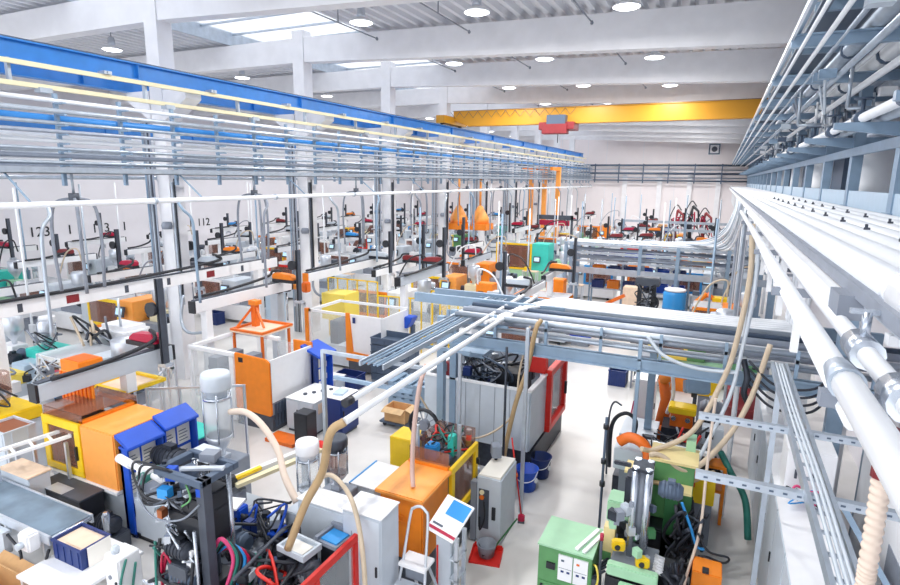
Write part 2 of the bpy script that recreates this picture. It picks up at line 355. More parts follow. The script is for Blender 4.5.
while y < 50:
    b = MB(); b.box(.62,3.2,y-.03,y+.03,-.20,-.16); b.build('bearer', 'white', t); (y > 5) and MB().box(.69,.75,y-.03,y+.03,-1.1,-.2).build('hanger_post', 'white', t); y += 1.6
MB().box(.55,.63,3.35,60,-.22,-.13).build('rail', 'white', t); MB().box(.54,.645,3.12,3.36,-.225,-.11).build('rail_block', 'mid_grey', t)
y = 6.9
while y < 30: MB().box(.63,.66,y-.12,y-.08,-.75,-.3).box(.63,.66,y+.5,y+.54,-.75,-.3).box(.63,.66,y-.1,y+.52,-.78,-.74).build('hanger_frame', 'white', t); y += 1.6
# two pipes slung under the deck edge
t = thing('water_pipe', 'pair of white pipes slung under the edge of the pipe deck', 'pipe', (0, 0, 5.41))
MB().tube([(.42,2.25,-.04),(.42,14,-.04)], .036, 12).build('pipe', 'white_pipe', t)
p2 = MB().tube([(.42,-1,-.04),(.42,2.1,-.04)], .045, 14).build('pipe', 'white_pipe', t)
MB().tube([(.42,2.1,-.04),(.42,2.28,-.04)], [.055,.042], 14).build('coupling', 'galv', t)
MB().tube([(.56,-1,-.05),(.56,14,-.05)], .036, 12).build('pipe', 'white_pipe', t)
MB().tube([(.43,2.0,-.13),(.43,14,-.04)], .026, 10).build('pipe', 'white_pipe', t)
b = MB(); b.tube([(.56,2.55,-.05),(.56,2.75,-.05)], .06, 12); b.cyl((.56,2.65,-.03),(.56,2.65,.1),.018,8); b.bar((.50,2.65,.1),(.64,2.65,.1),.02); b.build('valve', 'chrome', t)
b = MB(); b.tube([(.56,2.0,-.05),(.56,2.15,-.05)], .06, 12); b.cyl((.56,2.07,-.03),(.66,2.07,.06),.016,8); b.build('valve', 'chrome', t)
for y in (2.2,4.3,6.7,9.1,11.5): MB().box(.36,.66,y-.06,y+.0,-.14,-.09).box(.62,.66,y-.05,y-.01,-.1,.02).build('pipe_bracket', 'mid_grey', t)
# corrugated duct hose dropping from the deck
c = bez([(.685,2.62,4.86),(.69,2.62,4.5),(.69,2.63,4.0),(.66,2.7,1.6),(.66,2.75,.0)], 60); rr = [.033 + .0035*math.cos(k*PI/3) for k in range(len(c))]
o = MB().tube([p - c[-1] for p in c], rr, 12).build('duct_hose', 'corrugated', loc=c[-1]); tag(o, 'fat beige corrugated duct hose dropping from the pipe deck', 'hose')
o = MB().tube([(.685,2.62,5.06),(.685,2.62,4.85)], .04, 12).build('hose_spigot', 'maroon'); o.parent = t; o.location = (0,0,-5.41)
# support columns of the gallery
for k, y in enumerate((10.0, 16.2, 22.4, 28.6, 34.8, 41.0)):
    o = MB().box(-.11,.11,-.09,.09,0,5.3).box(-.2,.2,-.16,.16,0,.03).build('support_post', 'steel_blue', loc=(1.9, y, 0)); tag(o, 'blue grey steel support post under the pipe deck, %s along the row' % ORD[k], 'post', 'posts under the pipe deck')
    if k < 5:
        o = MB().box(-.06,.06,-.05,.05,0,5.34).build('support_post', 'white', loc=(2.2, y+.9, 0)); tag(o, 'white post behind the blue grey support posts, %s along the row' % ORD[k], 'post', 'white posts under the pipe deck')
# galvanised cable ladder and perforated struts low on the right
t = thing('cable_ladder', 'galvanised cable ladder running along the row of white side cabinets', 'cable ladder', (.84, 3.2, 3.78))
b = MB(); b.box(-.09,-.06,0,4.6,-.04,.04); b.box(.06,.09,0,4.6,-.04,.04); b.build('side_rail', 'galv', t)
b = MB(); y = .1
while y < 4.6: b.box(-.06,.06,y-.012,y+.012,-.02,.0); y += .25
b.build('rung', 'galv', t)
b = MB()
for x in (-.035, 0, .03): b.tube(bez([(x,0,.03),(x+.01,1.5,.035),(x-.005,3,.03),(x,4.6,.03)],5), .014, 6)
b.build('cable', 'light_grey', t)
MB().box(-.03,.03,4.3,4.34,-3.78,-.04).build('leg', 'galv', t)
def strut(x0, x1, y, z, label, wall=True):
    t = thing('perforated_strut', label, 'strut', (x0, y, z)); L = x1-x0
    b = MB(); b.box(0,L,-.02,.0,-.03,.03); b.box(0,L,0,.04,.025,.03); b.box(0,L,0,.04,-.03,-.025); b.build('channel', 'galv', t)
    b = MB(); u = .06
    while u < L: b.box(u,u+.03,-.022,-.02,-.008,.008); u += .09
    b.build('slot', 'steel_dark', t)
    return t
strut(.02, 3.2, 4.55, 3.74, 'long perforated steel strut crossing over the bare floor to the side wall')
strut(.0, 3.2, 5.7, 3.78, 'shorter perforated steel strut carrying the pink hose by the side wall')
b = MB().bar((0,0,0),(.62,0,-1.0),.05,.04).build('brace', 'steel_blue', loc=(1.0,4.62,3.72)); tag(b, 'steel blue diagonal brace under the long perforated strut', 'brace')
# ================================================================ pipe bridge over the aisle
t = thing('pipe_bridge', 'steel pipe bridge crossing the aisle over the grey and red machine', 'pipe bridge', (-4.7, 9.8, 0))
def B(x0,x1,y0,y1,z0,z1): return MB().box(x0+4.7,x1+4.7,y0-9.8,y1-9.8,z0,z1)
def Tb(pts, r, n=8): return MB().tube([(x+4.7,y-9.8,z) for x,y,z in pts], r, n)
b = B(-4.8,2.8,9.66,9.69,2.84,3.06); b.box(-.1,7.5,-.18,-.04,3.03,3.06); b.box(-.1,7.5,-.18,-.04,2.84,2.87); b.build('front_beam', 'steel_blue', t)
B(-6.0,2.8,11.9,12.0,3.2,3.42).build('back_beam', 'steel_blue', t)
B(-6.0,-2.6,10.9,11.0,3.3,3.5).build('side_beam', 'steel_blue', t)
for x, y in ((-4.75,9.75),(-4.75,10.35),(-4.75,11.9),(2.35,9.75),(2.35,11.9),(-.95,11.9)): B(x-.07,x+.07,y-.07,y+.07,0,3.35).build('post', 'steel_blue', t)
B(-1.02,-.96,9.62,9.68,.9,3.4).build('post', 'steel_blue', t)
for k in range(8):
    x = -4.6+.98*k; B(x-.03,x+.03,9.7,12,3.3,3.36).build('crossbar', 'galv', t); B(x-.025,x+.025,9.7,9.75,2.9,3.5).build('hanger', 'steel_blue', t)
for y, z, r, m in [(9.85,3.41,.05,'galv'),(10.02,3.4,.035,'white_pipe'),(10.25,3.42,.06,'grey_pipe'),(10.5,3.4,.04,'galv'),(10.72,3.42,.055,'steel_dark'),(9.9,3.16,.04,'galv'),(10.15,3.14,.03,'white_pipe'),(10.45,3.16,.05,'grey_pipe'),(10.8,3.13,.035,'galv')]:
    Tb([(-4.5,y,z),(2.8,y,z)], r).build('pipe', m, t)
b = B(-3.3,1.6,10.95,11.85,3.40,3.42); b.box(1.4,6.3,1.12,1.14,3.4,3.5); b.build('conduit_tray', 'galv', t)
for k in range(6):
    y = 11.0+.16*k; Tb(bez([(-3.45-.05*k,9.9-.1*k,3.42),(-3.42-.02*k,10.5,3.44),(-3.0,y,3.48),(-2.2,y,3.48),(1.0,y,3.48),(1.45-.03*k,y,3.7),(1.5-.03*k,y+.05,5.4)],7), .034).build('conduit', 'white_pipe', t)
# branch toward the camera
t = thing('pipe_branch', 'pair of white pipes and a cable ladder reaching from the pipe bridge over the machines', 'pipe', (-3.6, 4.8, 0))
MB().tube([(.08,0,3.36),(.08,7.2,3.44)], .045, 10).build('pipe', 'white_pipe', t); MB().tube([(-.22,.5,3.36),(-.22,7.2,3.44)], .042, 10).build('pipe', 'white_pipe', t)
MB().tube([(-.22,.42,3.36),(-.22,.56,3.36)], .055, 10).build('end_cap', 'black', t)
b = MB(); b.box(-.96,-.93,1.8,7.0,3.3,3.38); b.box(-.56,-.53,1.8,7.0,3.3,3.38); b.build('ladder_rail', 'galv', t)
for k in range(18): MB().box(-.93,-.56,1.95+.28*k,1.98+.28*k,3.31,3.33).build('rung', 'galv', t)
b = MB()
for x in (-.88,-.8,-.7,-.64): b.tube([(x,1.8,3.35),(x,7.0,3.36)], .018, 6)
b.build('cable', 'steel_blue', t)
for y in (1.3,3.2,5.0): MB().box(-1.05,.2,y,y+.05,3.24,3.29).build('crossbar', 'steel_blue', t)
b = MB(); b.box(.0,.05,3.2,3.25,0,3.24); b.box(.78,.84,4.28,4.34,.0,3.5); b.build('post', 'galv', t)
b = MB(); b.box(-2.05,-1.99,2.3,2.36,0,3.2); b.box(-2.05,-.2,2.3,2.36,3.2,3.25); b.build('post', 'galv', t)
# ---------------------------------------------------------------- second bridge farther up the aisle
t = thing('pipe_bridge', 'smaller pipe bridge of grey rails crossing farther up the aisle', 'pipe bridge', (-6.1, 25.2, 0))
for x in (0,.25,3.2,4.7,6.6,8.3):
    for y in (0,1.4): MB().box(x-.07,x+.07,y-.07,y+.07,0,3.3).build('post', 'steel_blue', t)
for z, h, y in [(3.22,.1,0),(2.86,.09,0),(2.5,.09,0),(2.08,.26,0),(3.22,.1,1.4),(2.7,.1,1.4)]: MB().box(-.1,9.2,y-.06,y+.06,z-h/2,z+h/2).build('rail', 'galv', t)
MB().box(0,9.2,.15,1.3,3.27,3.28).build('conduit_tray', 'steel_blue', t)
for k in range(5): MB().tube([(0,.2+.26*k,3.31),(8.4,.2+.26*k,3.31)], .035).build('conduit', 'white_pipe', t)
for z in (2.95,2.6): 
    for k in range(3): MB().tube([(0,.35+.35*k,z),(9.2,.35+.35*k,z)], .04).build('pipe', 'grey_pipe', t)
t = thing('pipe_bridge', 'far pipe bridge of grey rails near the end wall', 'pipe bridge', (-6.0, 41, 0))
for x in (0,4,8.4): MB().box(x-.08,x+.08,-.08,.08,0,3.4).build('post', 'steel_blue', t)
for z in (3.3,2.8): MB().box(-.1,9.2,-.06,.06,z-.08,z+.08).build('rail', 'galv', t)
# ---------------------------------------------------------------- bundles of white conduits dropping from the gallery
def drop(name, pts, r, m, label, group=None, cat='hose'): return hose(name, pts, r, m, label, cat, group)
for k in range(9):
    drop('drop_conduit', [(.60,16.5+1.3*k,5.42),(.55,17.2+1.15*k,4.9),(.45-.03*k,19.5+.75*k,4.1),(.25-.1*k,22.5+.4*k,3.6),(-.3-.22*k,25.3+.12*k,3.40),(-2.2-.2*k,25.45+.1*k,3.36)], .035, ('white_pipe','light_grey','galv')[k % 3], 'white conduits sweeping down from the pipe deck onto the smaller pipe bridge', 'white conduits above the smaller bridge')
for k in range(12):
    y = 10.6+1.15*k; x = .55+.07*(k % 4)
    drop('drop_conduit', [(x,y,5.42),(x,y,3.0),(x,y,.02)], .035, ('white_pipe','galv','grey_pipe')[k % 3], 'straight vertical conduits dropping from the pipe deck to the floor', 'vertical conduits under the pipe deck')
drop('cable_hose', [(.45,9.5,5.40),(.50,9.52,4.6),(.42,9.5,3.6),(.30,9.45,3.0),(-.05,9.1,2.2),(-.55,8.8,1.9),(-.75,8.6,1.95)], .04, 'beige_hose', 'beige grey hose hanging from the pipe deck edge down to the green press')
drop('cable_hose', [(.55,9.5,5.40),(.58,9.5,4.4),(.5,9.5,3.4),(.40,9.4,2.7),(.1,9.0,1.9),(-.2,8.6,1.2)], .03, 'light_grey', 'light grey hose hanging beside the beige hose from the pipe deck')
drop('cable_loop', [(-.9,9.72,3.45),(-.6,9.55,3.2),(-.1,9.5,3.08),(.5,9.5,3.1)], .03, 'light_grey', 'pale hose sagging along the front of the pipe bridge')
for k in range(4): drop('cable_loop', [(.62,9.55,3.3-.12*k),(1.0,9.4,3.02-.12*k),(1.5,9.4,3.05-.12*k),(1.86,9.9,3.3-.1*k)], .02, 'rubber', 'black cables sagging from the pipe bridge to the support post', 'black cables beside the pipe bridge')
drop('cable_bundle', [(.55,9.6,3.3),(.62,9.5,3.05),(.6,9.5,2.8),(.68,9.55,2.6)], .045, 'iron', 'knot of dark cables at the end of the pipe bridge', cat='cable')
# ================================================================ kits
def bx(x0,x1,y0,y1,z0,z1): return MB().box(x0,x1,y0,y1,z0,z1)
def cabinet(name, label, x0, x1, y0, y1, z0, z1, mat, cat='cabinet', doors=1, face='y', door_mat=None, top_mat=None, plinth=True, group=None, handle='black'):
    t = thing(name, label, cat, (x0, y0, z0), group=group); W, D, H = x1-x0, y1-y0, z1-z0; p = .06 if plinth else 0
    bx(0,W,0,D,p,H).build('body', mat, t, bevel=.012)
    if plinth: bx(.03,W-.03,.03,D-.03,0,p).build('plinth', 'dark_grey', t)
    if top_mat: bx(-.01,W+.01,-.01,D+.01,H,H+.015).build('top_panel', top_mat, t)
    for k in range(doors):
        if face == 'y':
            a, b = W*k/doors+.02, W*(k+1)/doors-.02; d = bx(a,b,-.016,0,p+.03,H-.03).build('door', door_mat or mat, t, bevel=.004)
            bx(b-.06,b-.035,-.035,-.016,H*.55,H*.55+.14).build('handle', handle, d)
        else:
            a, b = D*k/doors+.02, D*(k+1)/doors-.02; s = W if face == 'x' else 0; g = 1 if face == 'x' else -1
            d = bx(min(s,s+.016*g),max(s,s+.016*g),a,b,p+.03,H-.03).build('door', door_mat or mat, t, bevel=.004)
            bx(min(s+.016*g,s+.035*g),max(s+.016*g,s+.035*g),a+.035,a+.06,H*.55,H*.55+.14).build('handle', handle, d)
    return t
def motor(p, r, L, axis='x', mat='iron', name='motor', parent=None):
    q = Vector(p) + Vector({'x':(L,0,0),'y':(0,L,0),'z':(0,0,L)}[axis]); d = (q-Vector(p))/L; p = Vector(p); b = MB()
    b.tube([p, p+d*L*.12, p+d*L*.14, p+d*L*.86, p+d*L*.88, q], [r*.8, r, r*1.08, r*1.08, r, r*.7], 14)
    for k in range(5): u = L*(.2+.14*k); b.tube([p+d*u, p+d*(u+.02)], r*1.16, 14)
    if axis != 'z': b.box(p.x+(L*.35 if axis=='x' else -r*.4), p.x+(L*.65 if axis=='x' else r*.4), p.y+(L*.35 if axis=='y' else -r*.4), p.y+(L*.65 if axis=='y' else r*.4), p.z+r, p.z+r*1.5)
    return b.build(name, mat, parent)
def hopper(label, x, y, z0, z1, r, lid='white', glass='clear', rod=True, group=None, foot=.0):
    t = thing('material_hopper', label, 'hopper', (x, y, z0), group=group); H = z1-z0
    MB().lathe([(r*.35,0),(r*.4,H*.08),(r*.95,H*.22),(r*.95,H*.26),(r*.3,H*.26)]).build('cone', 'alu', t)
    MB().lathe([(r*.9,H*.26),(r*.9,H*.72),(r*.88,H*.72)], n=20).build('glass_tube', glass, t)
    for k in range(4):
        a = PI/4+k*PI/2; MB().cyl((r*.97*math.cos(a),r*.97*math.sin(a),H*.2),(r*.97*math.cos(a),r*.97*math.sin(a),H*.78),.014,6).build('tie_rod', 'chrome', t)
    MB().lathe([(r*.75,H*.72),(r*.75,H*.80),(r*1.0,H*.81),(r*1.06,H*.83),(r*1.06,H*.96),(r*.98,H),(r*.3,H)], n=20).build('lid', lid, t)
    MB().lathe([(r*.98,H*.70),(r*.98,H*.73),(r*.6,H*.73)]).build('flange', 'chrome', t)
    MB().box(-r*.5,r*.5,-r*.5,r*.5,-.06,.02).build('mounting_plate', 'alu', t)
    if foot: MB().cyl((0,0,-foot),(0,0,0),r*.4,12).build('throat', 'mid_grey', t)
    return t
def robot(label, x, y0, y1, z, ya, zt, zb, cover='crimson', beam='light_grey', w=.16, h=.2, posts=(), side=1, cat='robot', cap='black', group=None, ax=None):
    t = thing('linear_robot', label, cat, (x, y0, z), group=group); L = y1-y0; a = ya-y0
    bx(-w/2,w/2,0,L,-h/2,h/2).build('beam', beam, t, bevel=.008)
    MB().box(-w/2-.005,w/2+.005,-.05,0,-h/2-.005,h/2+.005).build('end_cap', cap, t); MB().box(-w/2-.005,w/2+.005,L,L+.05,-h/2-.005,h/2+.005).build('end_cap', cap, t)
    bx(-w/2+.03,w/2-.03,.02,L-.02,h/2,h/2+.025).build('linear_rail', 'dark_grey', t)
    s = side
    c = bx(min(-.1,s*.75),max(.1,s*.75),a-.13,a+.13,h/2+.03,h/2+.12); c.build('carriage', 'black', t)
    MB().prism([(-.12,h/2+.12),(-.12,h/2+.24),(-.02,h/2+.31),(.55,h/2+.27),(.68,h/2+.18),(.68,h/2+.12)] if s > 0 else [(.12,h/2+.12),(.12,h/2+.24),(.02,h/2+.31),(-.55,h/2+.27),(-.68,h/2+.18),(-.68,h/2+.12)], a-.12, a+.12).build('cover', cover, t, bevel=.02)
    xa = s*.8 if ax is None else ax
    MB().box(xa-.05,xa+.05,a-.06,a+.06,zb-z,zt-z).build('vertical_arm', 'dark_grey', t)
    MB().box(xa-.02,xa+.02,a-.085,a-.06,zb-z,zt-z).build('toothed_belt', 'black', t)
    wz = (zt-z)*.62; wl = MB().cyl((xa-.12,a-.16,wz),(xa-.12,a-.08,wz),.14,16).build('cable_wheel', 'black', t)
    g = MB(); g.box(xa-.11,xa+.11,a-.09,a+.09,zb-z-.06,zb-z); g.box(xa-.2,xa-.16,a-.03,a+.03,zb-z-.2,zb-z-.04); g.box(xa+.16,xa+.2,a-.03,a+.03,zb-z-.2,zb-z-.04); g.box(xa-.2,xa+.2,a-.03,a+.03,zb-z-.1,zb-z-.06); g.build('gripper', 'alu', t)
    ch = MB(); ch.tube(bez([(-.14*s,.2,h/2+.05),(-.16*s,a*.5,h/2+.08),(-.16*s,a-.25,h/2+.2),(-.10*s,a-.1,h/2+.34),(.15*s,a,h/2+.36)],6), .04, 6); ch.build('cable_chain', 'black', t)
    for py, pz in posts:
        p = MB(); p.box(-.1,.1,py-y0-.1,py-y0+.1,pz-z,-h/2); p.build('support_post', 'white', t)
    return t
PALS = {'yo':('cream','yellow','light_orange'),'wo':('white','orange','white'),'yt':('pale_green','yellow','teal'),'ww':('white','white','light_grey'),'wr':('light_grey','red','white'),'gy':('pale_green','pale_yellow','green'),'wb':('white','sky_blue','light_grey'),'oo':('light_grey','orange','orange')}
def machine(label, x, y, L=3.6, W=1.15, pal='ww', flip=False, h=1.75, tower=True, group=None, rz=0., screen=True):
    """horizontal moulding machine, long axis along local x, door facing -y"""
    base, door, cover = PALS[pal]
    t = thing('injection_moulding_machine', label, 'machine', (x, y, 0), rz, group); f = -1 if flip else 1
    def X(a, b): a, b = a*L*f, b*L*f; return (min(a,b), max(a,b))
    bx(*X(-.5,.5),-W/2,W/2,.12,.75).build('base', base, t, bevel=.02)
    for u in (-.42,.42):
        for v in (-.4,.4): MB().cyl((u*L,v*W,0),(u*L,v*W,.12),.06,8).build('levelling_foot', 'iron', t)
    b = MB(); x0, x1 = X(-.48,-.05)
    b.frame(x0,x1,.75,h,-W/2-.03,-W/2,.11); b.build('door_frame', door, t, bevel=.006)
    bx(x0+.1,x1-.1,-W/2-.02,-W/2-.01,.86,h-.1).build('door_window', 'smoke', t)
    bx(x0,x1,W/2-.03,W/2,.75,h).build('rear_guard', cover, t)
    bx(x0,x1,-W/2,W/2-.03,h-.02,h).build('guard_top', 'milky', t)
    xm = (x0+x1)/2
    m = MB(); m.box(xm-.55,xm-.4,-W*.4,W*.4,.75,h-.12); m.box(xm+.3,xm+.45,-W*.4,W*.4,.75,h-.12); m.build('platen', 'mid_grey', t)
    m = MB()
    for v in (-.28,.28):
        for zz in (.95,h-.3): m.cyl((x0+.1,v*W,zz),(x1,v*W,zz),.04,8)
    m.build('tie_bar', 'chrome', t)
    m = MB(); m.box(xm-.3,xm+.2,-.22,.22,.95,h-.28); m.build('mould', 'steel_dark', t)
    a0, a1 = X(-.05,.14); bx(a0,a1,-W/2-.01,W/2,.75,h+.02).build('clamp_cover', cover, t, bevel=.02)
    bx(*X(.14,.46),-W*.36,W*.36,.75,1.05).build('carriage', 'mid_grey', t)
    m = MB(); q = X(.14,.48); m.cyl((q[0],0,1.22),(q[1],0,1.22),.13,14); m.build('barrel', 'steel_dark', t)
    bx(*X(.2,.36),-.2,.2,1.05,1.44).build('barrel_guard', base, t, bevel=.015)
    mt = motor((X(.40,.5)[0],-W*.3,1.2), .14, .36, 'x', 'iron', 'motor', t)
    if tower:
        hx = X(.3,.3)[0]; m = MB(); m.lathe([(.06,1.42),(.07,1.55),(.26,1.85),(.26,2.25),(.2,2.3),(.05,2.32)], (hx,0,0), 16); m.build('hopper', 'alu', t)
    if screen:
        sx = X(.02,.02)[0]; c = MB(); c.rot_box((sx,-W/2-.16,1.42),(.4,.08,.36),0,-.25); cc = c.build('control_panel', 'dark_grey', t)
        MB().rot_box((sx,-W/2-.203,1.44),(.3,.01,.22),0,-.25).build('screen', 'screen', cc)
        MB().bar((sx,-W/2-.12,1.4),(sx,-W/2,1.4),.05).build('bracket', 'dark_grey', cc)
    return t
def fence(label, x0, y0, x1, y1, z0, z1, mat='yellow', n=3, fill='clear', t=.04, group=None):
    p = Vector((x0,y0,0)); q = Vector((x1,y1,0)); T = thing('guard_fence', label, 'fence', (x0,y0,0), group=group); d = q-p
    for k in range(n+1):
        c = d*(k/n); MB().box(c.x-t/2,c.x+t/2,c.y-t/2,c.y+t/2,0,z1).build('post', mat, T)
    b = MB()
    for z in (z0, z1-t/2): b.bar((0,0,z), (d.x,d.y,z), t)
    b.build('rail', mat, T)
    for k in range(n):
        a, c = d*((k+.05)/n), d*((k+.95)/n); MB().bar((a.x,a.y,(z0+z1)/2),(c.x,c.y,(z0+z1)/2),.01,z1-z0-.06).build('panel', fill, T)
    return T
def crate(label, x, y, z, w=.6, d=.4, h=.28, mat='navy', fill=None, rz=0., group=None, name='plastic_crate'):
    t = thing(name, label, 'crate', (x,y,z), rz, group); b = MB(); e = .018
    b.box(-w/2,w/2,-d/2,d/2,0,e); b.box(-w/2,w/2,-d/2,-d/2+e,e,h); b.box(-w/2,w/2,d/2-e,d/2,e,h); b.box(-w/2,-w/2+e,-d/2+e,d/2-e,e,h); b.box(w/2-e,w/2,-d/2+e,d/2-e,e,h)
    b.build('body', mat, t)
    b = MB(); b.frame(-w/2-.012,w/2+.012,h-.03,h,-d/2-.012,-d/2,.029,.001); 
    b = MB(); b.box(-w/2-.014,w/2+.014,-d/2-.014,-d/2,h-.03,h); b.box(-w/2-.014,w/2+.014,d/2,d/2+.014,h-.03,h); b.box(-w/2-.014,-w/2,-d/2,d/2,h-.03,h); b.box(w/2,w/2+.014,-d/2,d/2,h-.03,h); b.build('rim', mat, t)
    b = MB()
    for u in (-.35,-.1,.15,.4): b.box(u*w-.012,u*w+.012,-d/2-.01,-d/2,.02,h-.03)
    for v in (-.25,.25): b.box(w/2,w/2+.01,v*d-.012,v*d+.012,.02,h-.03)
    b.build('rib', mat, t)
    if fill: bx(-w/2+e,w/2-e,-d/2+e,d/2-e,e,h*.86).build('load', fill, t)
    return t
def boxthing(name, label, cat, x0,x1,y0,y1,z0,z1, mat, lid=None, group=None, bevel=.012):
    t = thing(name, label, cat, (x0,y0,z0), group=group); W, D, H = x1-x0, y1-y0, z1-z0
    bx(0,W,0,D,0,H).build('body', mat, t, bevel=bevel)
    if lid: bx(-.01,W+.01,-.01,D+.01,H,H+.03).build('lid', lid, t, bevel=.006)
    return t
def table(name, label, x0,x1,y0,y1,z, top='white', leg='alu', th=.04, cat='table'):
    t = thing(name, label, cat, (x0,y0,0)); W, D = x1-x0, y1-y0
    bx(0,W,0,D,z-th,z).build('tabletop', top, t, bevel=.006)
    for u in (.03, W-.08):
        for v in (.03, D-.08): bx(u,u+.05,v,v+.05,0,z-th).build('leg', leg, t)
    b = MB(); b.box(.05,W-.05,.04,.07,.2,.24); b.box(.05,W-.05,D-.07,D-.04,.2,.24); b.build('stretcher', leg, t)
    return t
def tangle(parent, name, mats_, c, R, n, r, seed):
    rnd = random.Random(seed)
    for k in range(n):
        pts = [(c[0]+rnd.uniform(-R[0],R[0]), c[1]+rnd.uniform(-R[1],R[1]), c[2]+rnd.uniform(-R[2],R[2])) for _ in range(4)]
        MB().tube(bez(pts, 6), r*rnd.uniform(.7,1.3), 6).build(name, mats_[k % len(mats_)], parent)
# ================================================================ near machines by the blue boards
t = thing('injection_moulding_machine', 'orange and yellow moulding machine with smoked door behind the blue notice boards', 'machine', (-10.45, 5.42, 0)); t.scale = (1.02, 1, 1)
bx(0,3.0,.05,1.1,.1,.78).build('base', 'light_grey', t, bevel=.02); bx(.1,2.9,.1,1.0,0,.1).build('plinth', 'black', t)
bx(-.02,1.88,-.06,.05,.80,.86).build('drip_rail', 'white', t)
b = MB(); b.frame(0,1.02,.88,1.86,-.03,.03,.15,.13); b.build('door_frame', 'yellow', t, bevel=.008)
bx(.14,.88,-.012,-.002,1.0,1.72).build('door_window', 'smoke', t); bx(.9,.94,-.07,-.03,1.2,1.45).build('door_handle', 'black', t)
m = MB(); m.box(.12,.3,.1,.95,.8,1.6); m.box(.62,.85,.1,.95,.8,1.6); m.build('platen', 'iron', t)
m = MB()
for v in (.2,.85):
    for z in (.95,1.5): m.cyl((.1,v,z),(1.2,v,z),.045,8)
m.build('tie_bar', 'copper', t)
o = bx(1.03,1.88,-.02,1.05,.85,1.86); o.build('clamp_cover', 'light_orange', t, bevel=.02)
bx(.0,.06,.0,1.05,.86,1.86).build('end_guard', 'orange', t)
b = MB(); b.box(0,1.03,.03,1.05,1.99,2.01); b.box(0,1.03,.03,.045,1.86,2.0); b.box(0,1.03,1.035,1.05,1.86,2.0); b.build('guard_hood', 'smoke', t)
b = MB(); b.box(.95,1.03,.03,1.05,1.84,1.9); b.box(0,1.03,1.0,1.05,1.84,1.9); b.build('hood_rail', 'orange', t)
bx(2.0,3.0,.25,.85,.78,1.15).build('injection_carriage', 'mid_grey', t); motor((2.1,.55,1.35),.16,.7,'x','iron','motor',t)
# fluted orange shield, dark chest, robot beam
t = thing('fluted_guard', 'orange fluted sheet guard standing under the long grey robot beam', 'guard', (-10.85, 6.02, 1.86)); b = MB(); b.box(0,.92,0,.03,0,.55); b.build('sheet', 'orange', t)
for k in range(8): bx(.02+.115*k,.06+.115*k,-.025,0,.0,.55).build('flute', 'deep_orange', t)
robot('long grey robot beam with crimson carriage over the orange and yellow machine', -10.0, 5.12, 7.7, 2.42, 7.42, 4.02, 2.3, 'crimson', 'light_grey', .2, .3, posts=((6.75,1.9),), side=-1, ax=.22)
b = boxthing('control_chest', 'low dark grey chest on the floor in front of the orange and yellow machine', 'chest', -10.05,-8.85,4.95,5.35,0,.82,'black',lid='dark_grey')
bx(.3,.75,-.01,.2,.851,.856).build('label_plate', 'alu', b)
t = thing('pump_unit', 'dark hydraulic pump unit with silver fittings beside the low dark chest', 'pump', (-8.75, 4.95, 0))
bx(0,.5,0,.4,0,.3).build('tank', 'dark_grey', t, bevel=.02); motor((.02,.2,.45),.13,.45,'x','iron','motor',t); MB().lathe([(.05,.3),(.06,.7),(.03,.75)],(.4,.08,0),10).build('filter','chrome',t)
# conveyor table
t = thing('belt_conveyor', 'grey blue belt conveyor table with aluminium side rails', 'conveyor', (-10.6, 4.05, 0))
bx(0,2.5,.03,.60,.93,.99).build('belt', 'belt', t)
for v in (0,.60): bx(-.02,2.53,v,v+.035,.86,1.005).build('side_rail', 'alu', t, bevel=.004)
MB().cyl((2.52,.04,.95),(2.52,.6,.95),.035,10).build('end_roller', 'chrome', t)
for u in (.15,1.2,2.3):
    for v in (.02,.58): bx(u,u+.05,v,v+.05,0,.88).build('leg', 'alu', t)
b = bx(2.1,2.35,-.18,.0,.78,1.06).build('drive_unit', 'white', t, bevel=.03); MB().cyl((2.22,-.26,.9),(2.22,-.18,.9),.05,10).build('motor_knob', 'light_grey', b)
MB().tube(bez([(1.6,-.06,.8),(2.0,-.12,.7),(2.1,-.15,.5),(2.45,-.1,.55),(2.5,0,.8)],6),.02,6).build('cable', 'black', t)
bx(1.2,1.6,-.12,-.02,.5,.85).build('junction_box', 'light_grey', t)
table('work_table', 'white side table carrying the navy crate', -8.12,-7.05,3.62,4.72,.68,'white','white',.05)
t = crate('navy slatted plastic crate full of cream card with a white sheet hung over one end', -7.72,4.28,.68,.62,.42,.30,'navy','peach')
bx(.33,.335,-.13,.2,.0,.30).build('hung_sheet', 'paper', t)
bx(-.12,.3,-.14,.15,.258,.266).build('paper_sheet', 'peach', t)
t = cabinet('control_box', 'white control box with a green cable loop beside the tall black press', -6.98,-6.68,4.12,4.42,0,1.04,'white','control box')
for z in (.75,.5): MB().cyl((.12,-.03,z),(.12,0,z),.03,10).build('knob', 'mid_grey', t)
MB().tube(bez([(.30,.1,1.0),(.36,-.05,.7),(.36,.0,.3),(.32,.12,.5),(.34,.2,.9)],6),.018,6).build('cable', 'hose_green', t)
MB().lathe([(.05,1.1),(.06,1.16),(.03,1.2)],(.1,.1,-.06),10).build('indicator', 'light_grey', t)
t = thing('cardboard_box', 'open cardboard box at the corner below the belt conveyor', 'box', (-9.0,3.2,0)); b = MB(); b.box(0,1.15,0,.02,0,.6); b.box(0,1.15,.5,.52,0,.6); b.box(0,.02,.02,.5,0,.6); b.box(1.13,1.15,.02,.5,0,.6); b.box(.02,1.13,.02,.5,0,.02); b.build('body','cardboard',t); b = MB().rot_box((.57,.62,.55),(1.1,.22,.015),0,.5); b.build('flap','cardboard',t)
t = boxthing('feeder_box', 'pale grey box with a cream lid behind the belt conveyor', 'box', -10.55,-9.75,4.72,5.05,.0,1.12,'light_grey'); bx(-.02,.82,-.03,.36,1.12,1.15).build('lid','peach',t,bevel=.01)
t = thing('chute_frame', 'white aluminium ladder frame leaning over the cream lidded box', 'frame', (-10.4,4.55,0))
